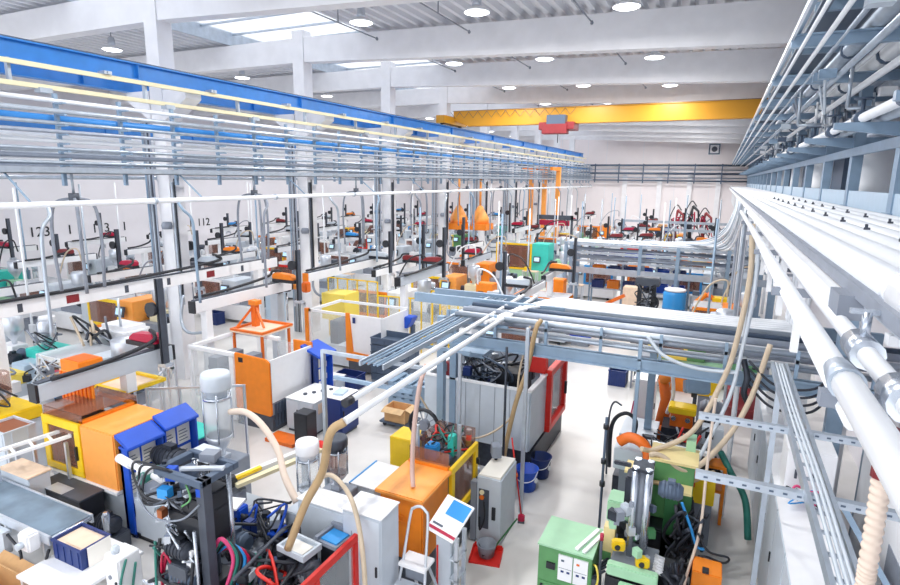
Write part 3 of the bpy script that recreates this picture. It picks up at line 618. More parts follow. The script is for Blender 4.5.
b = MB(); b.bar((0,0,1.5),(.42,.95,1.62),.06,.05); b.bar((.34,-.1,1.5),(.75,.85,1.62),.06,.05); b.build('rail','white',t)
for k in range(5): u = k/4; b = MB().bar((.42*u,.95*u,1.5+.12*u),(.34+.41*u,-.1+.95*u,1.5+.12*u),.035); b.build('rung','white',t)
for p in ((.04,.02),(.68,.75)): bx(p[0],p[0]+.05,p[1],p[1]+.05,0,1.52).build('leg','alu',t)
crate('pale grey plastic bin on a stand at the edge beyond the ladder frame', -11.0,5.15,1.35,.65,.5,.3,'light_grey','copper',name='plastic_bin')
table('bin_stand','small steel stand under the pale grey bin',-11.35,-10.65,4.9,5.4,1.345,'alu','alu',.03,'stand')
# yellow hazard tray on posts + clear safety fence
t = thing('parts_tray', 'yellow tray with black hazard stripes on posts behind the orange cover', 'tray', (-10.95, 6.6, 0))
b = MB(); b.box(0,1.0,0,.08,1.86,1.93); b.box(0,1.0,.85,.93,1.86,1.93); b.box(0,.08,.08,.85,1.86,1.93); b.box(.92,1.0,.08,.85,1.86,1.93); b.build('rim','yellow',t)
bx(.08,.92,.08,.85,1.86,1.88).build('tray_bottom','peach',t)
for k in range(8): MB().prism([(.06+.12*k,1.865),(.11+.12*k,1.865),(.14+.12*k,1.925),(.09+.12*k,1.925)],-.004,0).build('hazard_stripe','black',t)
for u in (.03,.93):
    for v in (.03,.86): bx(u,u+.04,v,v+.04,0,1.86).build('post','alu',t)
t = fence('clear panelled safety fence with grey posts beyond the hazard striped tray', -9.85,7.0,-8.3,8.0,.2,1.9,'alu',3)
fence('clear panelled safety fence running back from the hazard striped tray', -9.9,7.1,-11.4,8.9,.2,1.85,'alu',3)
# blue notice boards
for k, (y, lab) in enumerate(((5.44,'blue roofed notice board with white sheets beside the orange cover'),(6.14,'blue roofed notice board with white sheets beside the teal box'))):
    t = thing('notice_board', lab, 'notice board', (-8.48, y, 0)); z = .06*k
    bx(0,.06,0,.66,.12,1.62+z).build('back_panel','blue',t); bx(0,.2,0,.03,.12,1.66+z).build('side_panel','blue',t); bx(0,.2,.64,.67,.12,1.66+z).build('side_panel','blue',t)
    MB().prism([(-.06,1.80+z),(.26,1.62+z),(.26,1.67+z),(-.06,1.86+z)],-.02,.68).build('roof','blue',t,bevel=.01)
    bx(0,.3,.03,.64,.12,.16).build('shelf','blue',t); bx(0,.24,.03,.64,.42,.7).build('leaflet_bin','blue',t,bevel=.02)
    for i in range(2):
        for j in range(2):
            s = bx(.06,.066,.05+.3*i,.31+.3*i,.78+.40*j+z,1.12+.42*j+z).build('paper_sheet','paper',t)
            q = MB()
            for l in range(4): q.box(.066,.068,.08+.3*i,.26+.3*i-.03*(l%2),.84+.4*j+z+.06*l,.855+.4*j+z+.06*l)
            q.build('printed_lines','print',s)
    bx(.05,.14,.06,.62,0,.12).build('foot','navy',t)
boxthing('tool_cabinet','navy cabinet with a teal lid beside the blue notice boards','cabinet',-9.1,-8.35,6.86,7.4,0,1.18,'navy','teal')
# tall black press
t = thing('vertical_press', 'tall black vertical press with steel columns, blue solenoids and cables', 'press', (-5.72, 4.12, 0))
bx(-.05,.72,-.05,.57,0,.75).build('base','iron',t,bevel=.02)
for u in (.03,.6):
    for v in (.04,.46): MB().cyl((u+.02,v,.75),(u+.02,v,2.5),.032,12).build('column','chrome',t)
bx(.60,.72,.0,.12,.75,2.6).build('side_rail','dark_grey',t); bx(-.05,.03,.3,.42,.75,2.55).build('side_rail','dark_grey',t)
b = MB(); b.box(-.06,.72,-.03,.05,2.52,2.6); b.box(-.06,.72,.46,.54,2.52,2.6); b.box(-.06,.04,.05,.46,2.52,2.6); b.box(.62,.72,.05,.46,2.52,2.6); b.build('top_frame','steel_dark',t,bevel=.006)
MB().rot_box((.5,.2,2.62),(.5,.07,.03),.5).build('cross_strap','alu',t); MB().rot_box((.35,.45,2.63),(.2,.16,.1),.3).build('valve_block','mid_grey',t)
b = MB(); b.lathe([(.12,0),(.13,.1),(.1,.16),(.11,.22),(.06,.3)],(.28,.2,2.3),14); b.build('cylinder_head','steel_dark',t)
b = MB(); b.rot_box((.12,.08,2.52),(.12,.1,.16),.4); b.build('solenoid','blue',t); MB().rot_box((.16,-.06,2.36),(.14,.1,.12),.2).build('solenoid','sky_blue',t); MB().rot_box((.64,.02,2.44),(.07,.05,.1),.2).build('solenoid','blue',t)
bx(.0,.6,.05,.5,1.6,2.3).build('press_body','black',t,bevel=.02); bx(.02,.56,-.02,.06,1.15,1.5).build('front_plate','iron',t,bevel=.01); bx(.02,.62,.02,.5,1.95,2.08).build('upper_platen','black',t,bevel=.01); bx(.02,.62,.02,.5,1.0,1.12).build('lower_platen','black',t,bevel=.01)
b = MB(); b.lathe([(.2,0),(.2,.5),(.16,.55),(.16,.75)],(.34,.24,1.15),16); b.build('ram','steel_dark',t)
motor((.1,.1,.9),.13,.5,'x','dark_grey','motor',t); motor((.14,-.02,1.3),.11,.42,'x','steel_dark','motor',t); motor((.1,-.04,1.65),.1,.4,'x','iron','motor',t)
bx(.18,.5,-.14,-.02,1.08,1.5).build('junction_box','dark_grey',t,bevel=.01); bx(.44,.54,-.08,0,1.3,1.7).build('gauge_plate','white',t)
b = MB(); b.cyl((-.05,.1,2.35),(-.95,.17,2.42),.035,10); b.cyl((-.72,.15,2.39),(-.98,.17,2.42),.055,10); b.box(-.5,-.3,.06,.2,2.3,2.46); b.build('reach_arm','white',t)
MB().cyl((-.35,.0,2.36),(-.35,.26,2.36),.07,12).build('arm_joint','hose_green',t)
b = MB(); b.box(-.35,.35,-.12,-.09,1.02,1.05); b.build('support_bar','chrome',t)
rnd = random.Random(77)
for k in range(30):
    x,y,z = rnd.uniform(-.08,.55),rnd.uniform(-.12,.3),rnd.choice([rnd.uniform(2.3,2.6),rnd.uniform(.95,2.2)]); s = rnd.uniform(.04,.1); MB().rot_box((x,y,z),(s,s*1.2,s*1.4),rnd.uniform(0,1.5)).build('fitting',rnd.choice(['alu','steel_dark','black','light_grey','mid_grey','iron','chrome','copper']),t)
for k in range(3): MB().tube(bez([(.3,.1,2.5),(.1-.15*k,-.1,2.68),(-.2-.1*k,-.05,2.45),(-.1,-.15,2.2+.05*k),(.2,-.1,2.25)],6),.016,6).build('loop_hose','black',t)
MB().tube(bez([(.45,.0,2.5),(.6,-.08,2.4),(.5,-.12,2.3)],6),.012,6).build('green_cable','green',t)
tangle(t,'cable',['black','black','dark_grey','mid_grey'],(.28,.05,2.2),(.36,.22,.28),10,.014,3)
tangle(t,'hose',['black','black','hose_green','black','crimson'],(.2,-.05,1.3),(.36,.18,.4),12,.018,4)
tangle(t,'fitting_pipe',['chrome','alu'],(.3,0,1.75),(.3,.2,.3),5,.02,14)
bx(.15,.35,-.12,-.04,.72,.85).build('brass_block','cream',t); MB().cyl((.62,-.08,.85),(.62,-.08,2.0),.02,8).build('thin_pipe','chrome',t)
MB().tube(bez([(-.3,.0,2.45),(-.2,-.15,2.3),(.1,-.2,2.1),(.5,-.15,2.15),(.65,.0,2.3)],6),.012,6).build('cable','mid_grey',t)
for k, m in enumerate(('pink','hose_green','black','sky_blue','crimson','black','dark_grey','hose_green')):
    hose('hydraulic_hose', [(-5.15,4.28+.03*k,1.5),(-4.98+.02*k,4.3+.03*k,1.78-.04*k),(-4.86+.02*k,4.35+.04*k,1.5-.02*k),(-4.95+.02*k,4.2+.03*k,1.0),(-5.1,4.1+.03*k,.6)], .024, m, '%s hydraulic hose looping from the tall black press' % ('rose','green','uppermost black','light blue','dark red','lower black','grey','second green')[k])
o = bx(-.03,.03,-.25,.25,0,.95).build('shield_plate','light_grey',loc=(-5.07,4.35,0)); tag(o,'narrow upright pale grey plate beside the tall black press','plate')
# hydraulic block with trays, red guard frame
t = thing('hydraulic_unit', 'low black hydraulic power unit behind the red guard frame', 'hydraulic unit', (-4.95, 4.05, 0))
bx(0,1.0,0,1.35,0,.7).build('tank','iron',t,bevel=.02)
for k, (x,y,z,r,L,m) in enumerate(((.05,.15,.95,.2,.7,'dark_grey'),(.1,.6,.95,.17,.7,'iron'),(.1,.95,.92,.16,.75,'black'),(.5,.1,1.2,.12,.4,'steel_dark'),(.45,.85,1.22,.12,.45,'dark_grey'))): motor((x,y,z),r,L,'x',m,'motor',t)
b = MB(); rnd = random.Random(5)
for k in range(26):
    x, y, z = rnd.uniform(.05,.9), rnd.uniform(.05,1.3), rnd.uniform(.95,1.32); b = MB(); s = rnd.uniform(.05,.12); b.rot_box((x,y,z),(s,s*1.3,s),rnd.uniform(0,1)); b.build('valve',rnd.choice(['mid_grey','black','alu','steel_dark','iron','navy','light_grey']),t)
tangle(t,'hose',['black','rubber','black','red','dark_grey'],(.5,.65,1.2),(.45,.6,.25),14,.02,9)
t = thing('valve_tray','pale grey tray holding a white sheet on the black hydraulic unit','tray',(-4.62,4.82,1.4),-.1); b = MB(); b.box(0,.46,0,.32,0,.03); b.box(0,.46,0,.03,.03,.08); b.box(0,.46,.29,.32,.03,.08); b.box(0,.03,.03,.29,.03,.08); b.box(.43,.46,.03,.29,.03,.08); b.build('body','light_grey',t); bx(.08,.38,.06,.25,.03,.05).build('paper','paper',t); bx(.05,.4,.05,.3,-.7,0).build('pedestal','iron',t)
t = thing('display_tray','grey tray with a bright blue panel beside the red guard frame','tray',(-4.28,5.14,1.42),-.1); b = MB(); b.box(0,.36,0,.36,0,.05); b.box(0,.36,.3,.36,.05,.12); b.box(0,.05,0,.3,.05,.09); b.build('body','mid_grey',t); bx(.07,.33,.04,.28,.05,.07).build('panel','sky_blue',t); bx(.05,.3,.05,.3,-.72,0).build('pedestal','iron',t)
t = thing('safety_guard','red steel guard frame in front of the black hydraulic unit','guard frame',(-3.83,3.7,0)); b = MB(); b.frame_x(0,1.72,.3,1.52,-.03,.03,.1); b.box(-.03,.03,.85,.93,.4,1.42); b.build('frame','red',t,bevel=.006); bx(-.005,.005,.1,.85,.4,1.42).build('panel','clear',t); bx(-.005,.005,.93,1.62,.4,1.42).build('panel','clear',t)
for v in (.02,1.6): bx(-.05,.05,v,v+.1,0,.3).build('foot','red',t)
t = cabinet('switch_cabinet','pale grey switch cabinet with a dark handle beside the step ladder',-4.05,-3.46,5.42,5.86,0,1.80,'light_grey','cabinet',2,'y',top_mat='white')
t = cabinet('switch_cabinet','white topped grey cabinet under the tan hoses behind the switch cabinet',-4.85,-4.07,5.5,5.84,0,1.68,'light_grey','cabinet',1,'y',top_mat='white')
hopper('glass material hopper with white lid between the tan hoses',-5.05,5.98,1.32,2.28,.16,'white','clear')
boxthing('granulate_dryer','grey dryer box under the white lidded hopper','dryer',-5.3,-4.87,5.72,6.3,0,1.25,'light_grey')
hopper('glass material hopper with black cap and pinkish granulate',-5.3,7.0,1.0,1.85,.17,'dark_grey','smoke')
boxthing('granulate_dryer','small grey dryer under the black capped hopper','dryer',-5.55,-5.05,6.78,7.22,0,.93,'mid_grey')
hopper('tall steel hopper with a grey drum lid beside the teal lid',-7.72,6.8,1.06,2.62,.24,'light_grey','milky')
cabinet('granulate_dryer','grey dryer tower under the tall hopper with drum lid',-8.05,-7.38,6.5,7.15,0,1.0,'mid_grey','dryer')
# grey mixers and white conveyor between press and orange cell
t = thing('parts_conveyor','long white conveyor rail with red and yellow ends','conveyor',(-6.6,5.9,0)); b = MB(); b.bar((0,0,1.28),(.5,1.7,1.30),.1,.08); b.build('rail','white',t); b = MB(); b.bar((.18,0,1.26),(.68,1.7,1.28),.1,.06); b.build('belt','cream',t); b = MB(); b.bar((.1,.05,1.33),(.22,.5,1.34),.07,.05); b.build('guide','yellow',t); MB().cyl((.52,1.62,1.3),(.72,1.62,1.3),.09,12).build('pulley','red',t)
for u in (.06,.42,.6): bx(u,u+.05,u*3-.02,u*3+.05,0,1.25).build('leg','alu',t)
t = thing('hydraulic_manifold','black and silver valve manifold with many hoses behind the long white conveyor rail','machine',(-5.75,5.25,0)); bx(0,.6,0,.5,0,.85).build('base','iron',t,bevel=.02)
rnd = random.Random(91)
for k in range(22):
    x,y,z = rnd.uniform(0,.6),rnd.uniform(0,.5),rnd.uniform(.85,1.25); s = rnd.uniform(.06,.14); MB().rot_box((x,y,z),(s,s*1.2,s),rnd.uniform(0,1.5)).build('valve',rnd.choice(['alu','steel_dark','black','light_grey','mid_grey','iron','blue','white']),t)
tangle(t,'hose',['black','rubber','dark_grey','blue'],(.3,.2,1.2),(.35,.3,.3),9,.018,23)
t = thing('mould_gripper_unit','grey and black clamping unit beside the long white conveyor rail','machine',(-7.15,5.5,0)); bx(0,.9,0,.8,0,.9).build('base','light_grey',t,bevel=.02); bx(.1,.75,.1,.6,.9,1.15).build('bed','mid_grey',t,bevel=.02); bx(.15,.3,.15,.3,1.15,1.75).build('arm','black',t); bx(.1,.5,.1,.4,1.7,1.85).build('head','light_grey',t,bevel=.02); motor((.3,.4,1.3),.1,.4,'x','iron','motor',t); bx(.0,.4,-.05,.0,.5,.8).build('panel','white',t)
tangle(t,'hose',['black','rubber','dark_grey'],(.4,.1,1.3),(.4,.25,.3),8,.018,21)
t = thing('drive_unit','grey motor unit with blue valves between the black press and tan hose','machine',(-6.2,4.75,0)); bx(0,.9,0,.75,0,.95).build('base','mid_grey',t,bevel=.02); bx(.05,.45,.1,.5,.95,1.25).build('gear_case','light_grey',t,bevel=.03); motor((.42,.3,1.12),.13,.45,'x','steel_dark','motor',t); bx(.3,.5,.5,.7,1.0,1.4).build('valve','blue',t,bevel=.02); bx(.6,.75,.45,.6,1.0,1.3).build('valve','navy',t,bevel=.02); MB().rot_box((.25,.55,1.42),(.4,.28,.03),.3).build('cover_plate','white',t)
tangle(t,'hose',['black','rubber','mid_grey','black'],(.5,.2,1.2),(.45,.35,.25),10,.02,33)
hose('vacuum_hose',[(-7.42,6.8,1.95),(-7.0,6.75,2.04),(-6.5,6.6,1.97),(-6.05,6.45,1.7),(-5.7,6.2,1.45),(-5.3,6.0,1.22)],.055,'corrugated','pale fat vacuum hose arching from the drum lidded hopper',n=10)
hose('vacuum_hose',[(-3.52,4.8,3.36),(-3.66,4.72,3.22),(-3.97,4.95,2.57),(-4.21,4.9,2.1),(-4.42,4.8,1.5)],.05,'tan_hose','thick tan hose dropping from the end of the white branch pipe',n=10)
hose('vacuum_hose',[(-4.8,5.8,1.78),(-4.44,5.7,2.04),(-4.01,5.5,2.0),(-3.70,5.28,1.76),(-3.5,5.1,1.21),(-3.47,5.05,.4)],.032,'beige_hose','beige hose arching over the switch cabinet down to the floor')
hose('vacuum_hose',[(-3.6,6.9,3.38),(-3.63,6.75,3.1),(-3.64,6.6,2.49),(-3.67,6.6,1.9),(-3.6,6.5,1.66)],.035,'pink_hose','pinkish hose hanging down onto the orange machine lid')
# ================================================================ orange moulding cell with white sides
t = thing('moulding_cell','orange fronted white robot cell behind the drum lidded hopper','machine cell',(-10.28,9.64,0)); t.scale = (1,1,.97)
bx(.0,1.12,.02,1.55,.0,.42).build('base','dark_grey',t); 
b = MB().prism([(.02,.45),(1.08,.40),(1.14,.46),(1.14,1.80),(1.0,1.86),(.05,1.90)],-.03,.03); b.build('front_panel','orange',t,bevel=.015); bx(.18,.32,-.035,-.03,1.68,1.80).build('badge','black',t)
b = MB().prism([(.0,.75),(1.5,.75),(1.5,1.82),(.0,1.84)],1.10,1.14,'x'); b.build('side_panel','white',t)
b = MB(); 
for k in range(6): b.box(1.105,1.135,.1+.11*k,.18+.11*k,.1,.7)
b.build('vent_grille','steel_dark',t); bx(1.04,1.12,0,1.5,.42,.76).build('side_base','mid_grey',t)
bx(.55,1.14,1.5,1.55,.8,1.9).build('rear_panel','orange',t); bx(0,.55,1.5,1.53,.8,1.8).build('rear_window','clear',t)
b = MB(); b.box(-1.5,.05,-.05,.05,1.78,1.88); b.box(-1.5,-1.4,0,1.5,1.78,1.88); b.box(-1.5,.05,1.5,1.6,1.78,1.88); b.box(-1.5,-1.4,-.05,.05,.1,1.8); b.box(-.12,.02,-.05,.05,.1,1.8); b.build('frame','white',t,bevel=.006)
bx(-1.38,-.14,-.01,0,.5,1.76).build('window','clear',t); bx(-1.4,-.1,.1,1.4,.1,.7).build('machine_bed','light_grey',t,bevel=.02); bx(-1.2,-.9,.3,1.2,.7,1.5).build('platen','mid_grey',t); bx(-.55,-.25,.3,1.2,.7,1.5).build('platen','mid_grey',t); bx(.2,.9,.3,1.2,.42,1.1).build('servo_box','light_grey',t)
b = MB()
for v in (.4,1.1): b.cyl((-1.3,v,1.2),(.9,v,1.2),.05,10)
b.build('tie_bar','chrome',t)
t = thing('parts_tray','orange tray on an orange stand behind the orange fronted cell','tray',(-11.75,10.95,0)); b = MB(); b.box(0,1.15,0,1.2,1.84,1.88); b.build('tray_bottom','peach',t); b = MB(); b.box(0,1.15,0,.07,1.88,1.94); b.box(0,1.15,1.13,1.2,1.88,1.94); b.box(0,.07,.07,1.13,1.88,1.94); b.box(1.08,1.15,.07,1.13,1.88,1.94); b.build('rim','deep_orange',t)
bx(.2,.36,.6,.76,1.88,2.55).build('mast','deep_orange',t); b = MB(); b.bar((.28,.68,2.5),(.75,.5,1.92),.05); b.bar((.28,.68,2.5),(.05,.2,1.92),.05); b.build('strut','deep_orange',t); bx(.16,.42,.56,.8,2.5,2.62).build('mast_head','orange',t)
for u in (.04,1.04):
    for v in (.04,1.08): bx(u,u+.06,v,v+.06,0,1.84).build('post','deep_orange',t)
t = thing('notice_board','blue roofed notice board with white sheets beside the orange fronted cell','notice board',(-9.05,11.0,0)); bx(0,.05,0,.62,.1,1.5).build('back_panel','blue',t); MB().prism([(-.3,1.72),(.3,1.5),(.3,1.56),(-.3,1.78)],-.04,.66).build('roof','blue',t); bx(-.02,.2,0,.03,.1,1.55).build('side_panel','navy',t); bx(-.02,.2,.59,.62,.1,1.55).build('side_panel','blue',t)
for j in range(3): s = bx(.05,.056,.06,.28,.5+.33*j,.78+.33*j).build('paper_sheet','paper',t); bx(.05,.056,.34,.55,.45+.33*j,.6+.33*j).build('paper_sheet','paper',t)
t = cabinet('control_cabinet','pale blue grey control cabinet with knobs on its top by the orange fronted cell',-8.95,-8.12,9.9,11.0,0,.82,'light_grey','cabinet',2,'y',top_mat='white'); 
for k in range(4): MB().lathe([(.05,.835),(.05,.87),(.02,.88)],(.3+.12*k,.35+.18*k,0),10).build('knob','dark_grey',t)
bx(.83,.84,.15,.55,.5,.75).build('switch_panel','peach',t)
boxthing('junction_cabinet','small black box in front of the pale blue control cabinet','box',-8.08,-7.72,9.15,9.5,0,.9,'black')
t = cabinet('control_cabinet','navy cabinet with a white top beside the pale blue control cabinet',-7.95,-7.5,10.1,10.8,0,.95,'navy','cabinet',1,'x',top_mat='white'); MB().rot_box((.2,.35,.99),(.25,.35,.05),.2).build('tray','pale_blue',t)
o = MB().lathe([(.16,0),(.18,.05),(.16,.24),(.0,.26)]).build('fire_bucket','red',loc=(-7.42,9.7,0)); tag(o,'red bucket on the floor beside the navy cabinet','bucket')
o = bx(0,.8,0,.45,0,.08).build('floor_pallet','deep_orange',loc=(-9.0,9.2,0)); tag(o,'flat orange pallet on the floor under the pale blue control cabinet','pallet')
# ================================================================ second cell, pallets, boxes on the middle floor
t = thing('moulding_cell','white robot cell with an orange edged panel behind the blue tray','machine cell',(-10.05,14.0,0)); bx(0,1.2,0,1.65,.1,.42).build('base','dark_grey',t); bx(0,1.2,0,.05,.42,1.88).build('front_panel','white',t,bevel=.01); MB().prism([(-.06,.40),(1.22,.40),(1.22,.66),(.2,.70),(.08,1.92),(-.06,1.92)],-.03,.0).build('orange_edge','orange',t); bx(1.16,1.2,.05,1.65,.42,1.84).build('side_panel','white',t); bx(.2,.3,-.035,-.03,1.62,1.8).build('badge','navy',t); b = MB(); b.box(-1.5,0,0,.06,1.8,1.88); b.box(-1.5,-1.42,0,1.6,1.8,1.88); b.box(-1.5,-1.42,0,.06,.1,1.8); b.box(-1.5,1.2,1.6,1.66,1.8,1.88); b.build('frame','white',t); bx(-1.45,-.02,.02,.03,.5,1.8).build('window','clear',t); bx(-1.4,-.1,.2,1.5,.1,.75).build('machine_bed','light_grey',t); bx(-.9,-.6,.3,1.3,.75,1.5).build('platen','dark_grey',t); bx(-1.62,-1.5,-.06,.06,.2,1.9).build('corner_post','orange',t)
t = thing('tray_lift','blue tray head on a grey post above the dark stacked trays','lift',(-9.1,15.4,0)); bx(.3,.42,.3,.42,0,1.3).build('post','steel_dark',t); MB().prism([(0,1.2),(.35,1.25),(.55,1.62),(.2,1.62)],0,.4).build('tray_head','blue',t,bevel=.02)
for k in range(6): crate('dark blue grey tray stacked in the pile under the bridge, %s from the floor' % ORD[k], -8.3,13.9,.14+.22*k,1.15,.85,.2,'steel_dark',None,group='stacked trays under the bridge',name='stacking_tray')
def pallet(x,y,label,mat='wood',z=0,group=None):
    t = thing('pallet',label,'pallet',(x,y,z),group=group)
    for v in (0,.36,.7): bx(0,1.15,v,v+.1,0,.09).build('runner',mat,t)
    for k in range(5): bx(.0+.25*k,.15+.25*k,0,.8,.09,.13).build('deck_board',mat,t)
    return t
pallet(-8.88,13.5,'grey pallet under the pile of dark trays','mid_grey')
for k in range(5): pallet(-7.6,12.35,'empty blue grey pallet stacked beside the cardboard box, %s from the floor' % ORD[k],'steel_blue',.135*k,'stacked grey pallets')
t = thing('platform_dolly','low dark platform dolly carrying a cardboard box','dolly',(-7.1,11.1,0)); bx(0,.85,0,.6,.1,.15).build('deck','steel_dark',t,bevel=.01)
for u in (.1,.75):
    for v in (.1,.5): MB().cyl((u,v-.02,.05),(u,v+.02,.05),.05,10).build('caster','black',t)
t = thing('cardboard_box','open cardboard box standing on the low dolly','box',(-6.98,11.15,.15)); b = MB(); b.box(0,.58,0,.02,0,.36); b.box(0,.58,.4,.42,0,.36); b.box(0,.02,.02,.4,0,.36); b.box(.56,.58,.02,.4,0,.36); b.box(.02,.56,.02,.4,0,.02); b.build('body','cardboard',t); b = MB(); b.rot_box((.29,-.09,.33),(.56,.2,.012),0,.35); b.rot_box((.67,.21,.33),(.2,.4,.012),0,0,.35); b.build('flap','wood',t)
crate('navy crate on the floor in front of the white cell', -9.3,13.0,.0,.75,.5,.42,'navy',None)
boxthing('floor_duct','long grey low box on the floor between the white cell and the pallets','box',-10.6,-9.3,12.3,12.8,0,.4,'light_grey','white')
# ================================================================ orange lidded machine and items around the ladder
t = thing('injection_moulding_machine','orange lidded machine with a yellow door beside the step ladder','machine',(-4.05,6.3,0)); bx(0,.68,0,2.0,.1,.6).build('base','dark_grey',t); bx(.0,.7,.02,.86,.6,1.58).build('body','orange',t,bevel=.02); MB().box(-.05,.74,-.05,.9,1.58,1.64).build('lid','light_orange',t,bevel=.015); MB().frame(.3,.42,1.2-.0,1.3,-.01,.0,.02).build('latch','orange',t)
b = MB(); b.frame_x(.9,1.95,.75,1.66,.68,.74,.12); b.build('door_frame','yellow',t,bevel=.008); bx(.69,.70,1.0,1.85,.86,1.55).build('door_window','smoke',t)
for z in (.95,1.3): bx(.74,.79,1.86,1.9,z,z+.1).build('hinge','black',t)
b = MB(); b.box(0,.68,.9,.91,1.6,1.9); b.box(0,.68,1.94,1.95,1.2,1.9); b.box(0,.01,.91,1.94,1.2,1.9); b.build('guard_hood','smoke',t); bx(0,.68,.86,.95,1.58,1.68).build('hood_rail','orange',t)
b = MB(); b.box(.1,.55,1.0,1.2,.6,1.5); b.box(.1,.55,1.6,1.8,.6,1.5); b.build('platen','mid_grey',t); motor((.1,1.3,1.55),.1,.45,'x','steel_dark','motor',t); bx(.15,.35,1.1,1.3,1.6,1.85).build('valve','sky_blue',t,bevel=.02); bx(.4,.5,1.45,1.6,1.55,1.9).build('fitting','teal',t); tangle(t,'hose',['black','mid_grey','hose_green','black','red'],(.35,1.5,1.75),(.32,.4,.25),10,.015,17)
b = MB(); b.box(.05,.1,1.0,1.05,1.5,2.2); b.box(.55,.6,1.5,1.55,1.5,2.1); b.build('mast','alu',t)
t = thing('cable_reel','dark reel of grey hose on a stand behind the yellow door','reel',(-4.35,8.25,0)); b = MB(); b.tube([(.28*math.cos(a*PI/8),0,1.75+.28*math.sin(a*PI/8)) for a in range(17)],.035,8,False); b.build('hose_coil','black',t); MB().cyl((0,-.05,1.75),(0,.05,1.75),.1,12).build('hub','mid_grey',t); bx(-.03,.03,-.03,.03,0,1.75).build('stand','steel_dark',t); b = MB()
for k in range(5): a = k*PI/5; b.bar((-.26*math.cos(a),0,1.75-.26*math.sin(a)),(.26*math.cos(a),0,1.75+.26*math.sin(a)),.015)
b.build('spoke','mid_grey',t)
t = boxthing('storage_bin','yellow bin box behind the orange machine lid','bin',-5.15,-4.62,8.4,8.9,.72,1.3,'yellow'); bx(.05,.48,.05,.45,-.72,0).build('stand','mid_grey',t)
t = thing('temperature_unit','grey temperature control unit with a sloped top beside the orange lid','control unit',(-5.25,7.25,0)); bx(0,.5,0,.85,.05,.9).build('body','light_grey',t,bevel=.015); bx(-.01,.02,0,.85,.88,.93).build('edge_strip','sky_blue',t); bx(.1,.4,-.012,0,.3,.7).build('vent_panel','mid_grey',t); bx(0,.5,0,.85,.9,.92).build('top_panel','white',t); 
for u in (.06,.4): MB().cyl((u,.1,0),(u,.1,.05),.03,8).build('foot','black',t)
t = thing('signal_post','small tower with orange and red lamps beside the grey and red machine','signal lamp',(-3.62,8.55,0)); bx(-.18,.18,-.15,.15,0,.95).build('cabinet','light_grey',t,bevel=.015); MB().cyl((0,0,.95),(0,0,1.45),.02,8).build('pole','steel_dark',t)
for k,(m) in enumerate(('yellow','red_lamp','white')): MB().lathe([(.05,0),(.05,.09),(.045,.1)],(0,0,1.4+.1*k),12).build('lamp',m,t)
bx(-.1,.1,-.155,-.15,.4,.8).build('vent','mid_grey',t)
# step ladder
t = thing('step_ladder','grey aluminium step ladder with a white platform','ladder',(-3.2,5.82,0))
b = MB(); b.tube(bez([(-.25,-.28,0),(-.17,-.02,1.0),(-.13,.12,1.62),(-.09,.14,1.72),(0,.15,1.76),(.09,.14,1.72),(.13,.12,1.62),(.17,-.02,1.0),(.25,-.28,0)],6),.02,8); b.build('hoop_rail','alu',t)
b = MB(); b.bar((-.2,.55,0),(-.13,.1,1.0),.03); b.bar((.2,.55,0),(.13,.1,1.0),.03); b.bar((-.18,.4,.3),(.18,.4,.3),.02); b.build('rear_leg','alu',t)
bx(-.2,.2,-.1,.2,.98,1.03).build('platform','white',t,bevel=.01)
for z, y in ((.72,-.15),(.45,-.22),(.2,-.28)): bx(-.21,.21,y-.05,y+.12,z,z+.04).build('step','light_grey',t)
bx(-.15,.15,.02,.06,.75,.98).build('bracket','mid_grey',t)
# white and blue board on grey stand
t = thing('document_stand','grey stand with a tilted white board showing a blue block and red line','stand',(-2.9,6.15,0))
bx(-.2,.2,-.05,.3,0,.06).build('foot','steel_dark',t); bx(-.18,.05,.05,.22,.06,1.3).build('column','light_grey',t,bevel=.01); b = MB(); b.box(.12,.17,.0,.05,.06,1.3); b.box(.12,.17,.25,.3,.06,1.3); b.build('rack_post','alu',t)
for z in (.35,.65,.95): bx(.05,.17,.0,.3,z,z+.02).build('rack_shelf','light_grey',t)
p = bx(-.24,.24,-.27,.27,-.012,.012).build('board','white',t); p.location = (0,.12,1.50); p.rotation_euler = (.62,0,-.3)
bx(-.10,.22,.02,.24,.012,.02).build('blue_block','sky_blue',p); bx(-.24,.24,-.23,-.19,.012,.02).build('red_line','crimson',p); bx(-.2,-.02,-.16,-.13,.012,.014).build('text_line','print',p)
bx(-.16,-.14,.03,.05,.4,1.1).build('red_strip','red',t)
o = crate('small black bin on the floor beside the grey document stand',-2.42,6.35,0,.3,.3,.4,'black',None)
# grey controller with hoses, dustpan, mop
t = thing('hydraulic_cabinet','grey cabinet with exposed gauges and black hose beside the yellow door','cabinet',(-3.3,7.95,0)); bx(.1,.52,0,.78,.04,1.22).build('body','light_grey',t,bevel=.015); bx(0,.1,-.02,.1,.04,1.1).build('side_flange','mid_grey',t); MB().prism([(.12,1.22),(.5,1.22),(.5,1.26),(.12,1.24)],.02,.76).build('top_panel','paper',t); bx(.14,.32,-.012,0,.3,1.0).build('recess','dark_grey',t); bx(.38,.44,-.03,0,.5,.72).build('handle','black',t)
for z,m in ((.95,'cream'),(.86,'deep_orange')): MB().cyl((.2,-.04,z),(.2,-.01,z),.04,10).build('gauge',m,t)
MB().tube(bez([(.24,-.03,.8),(.28,-.08,.55),(.2,-.08,.3),(.17,-.03,.5)],6),.015,6).build('hose','black',t); MB().rot_box((.2,.6,1.42),(.16,.22,.2),.5).build('display_unit','mid_grey',t); MB().cyl((.2,.6,1.24),(.2,.6,1.34),.03,8).build('display_neck','black',t)
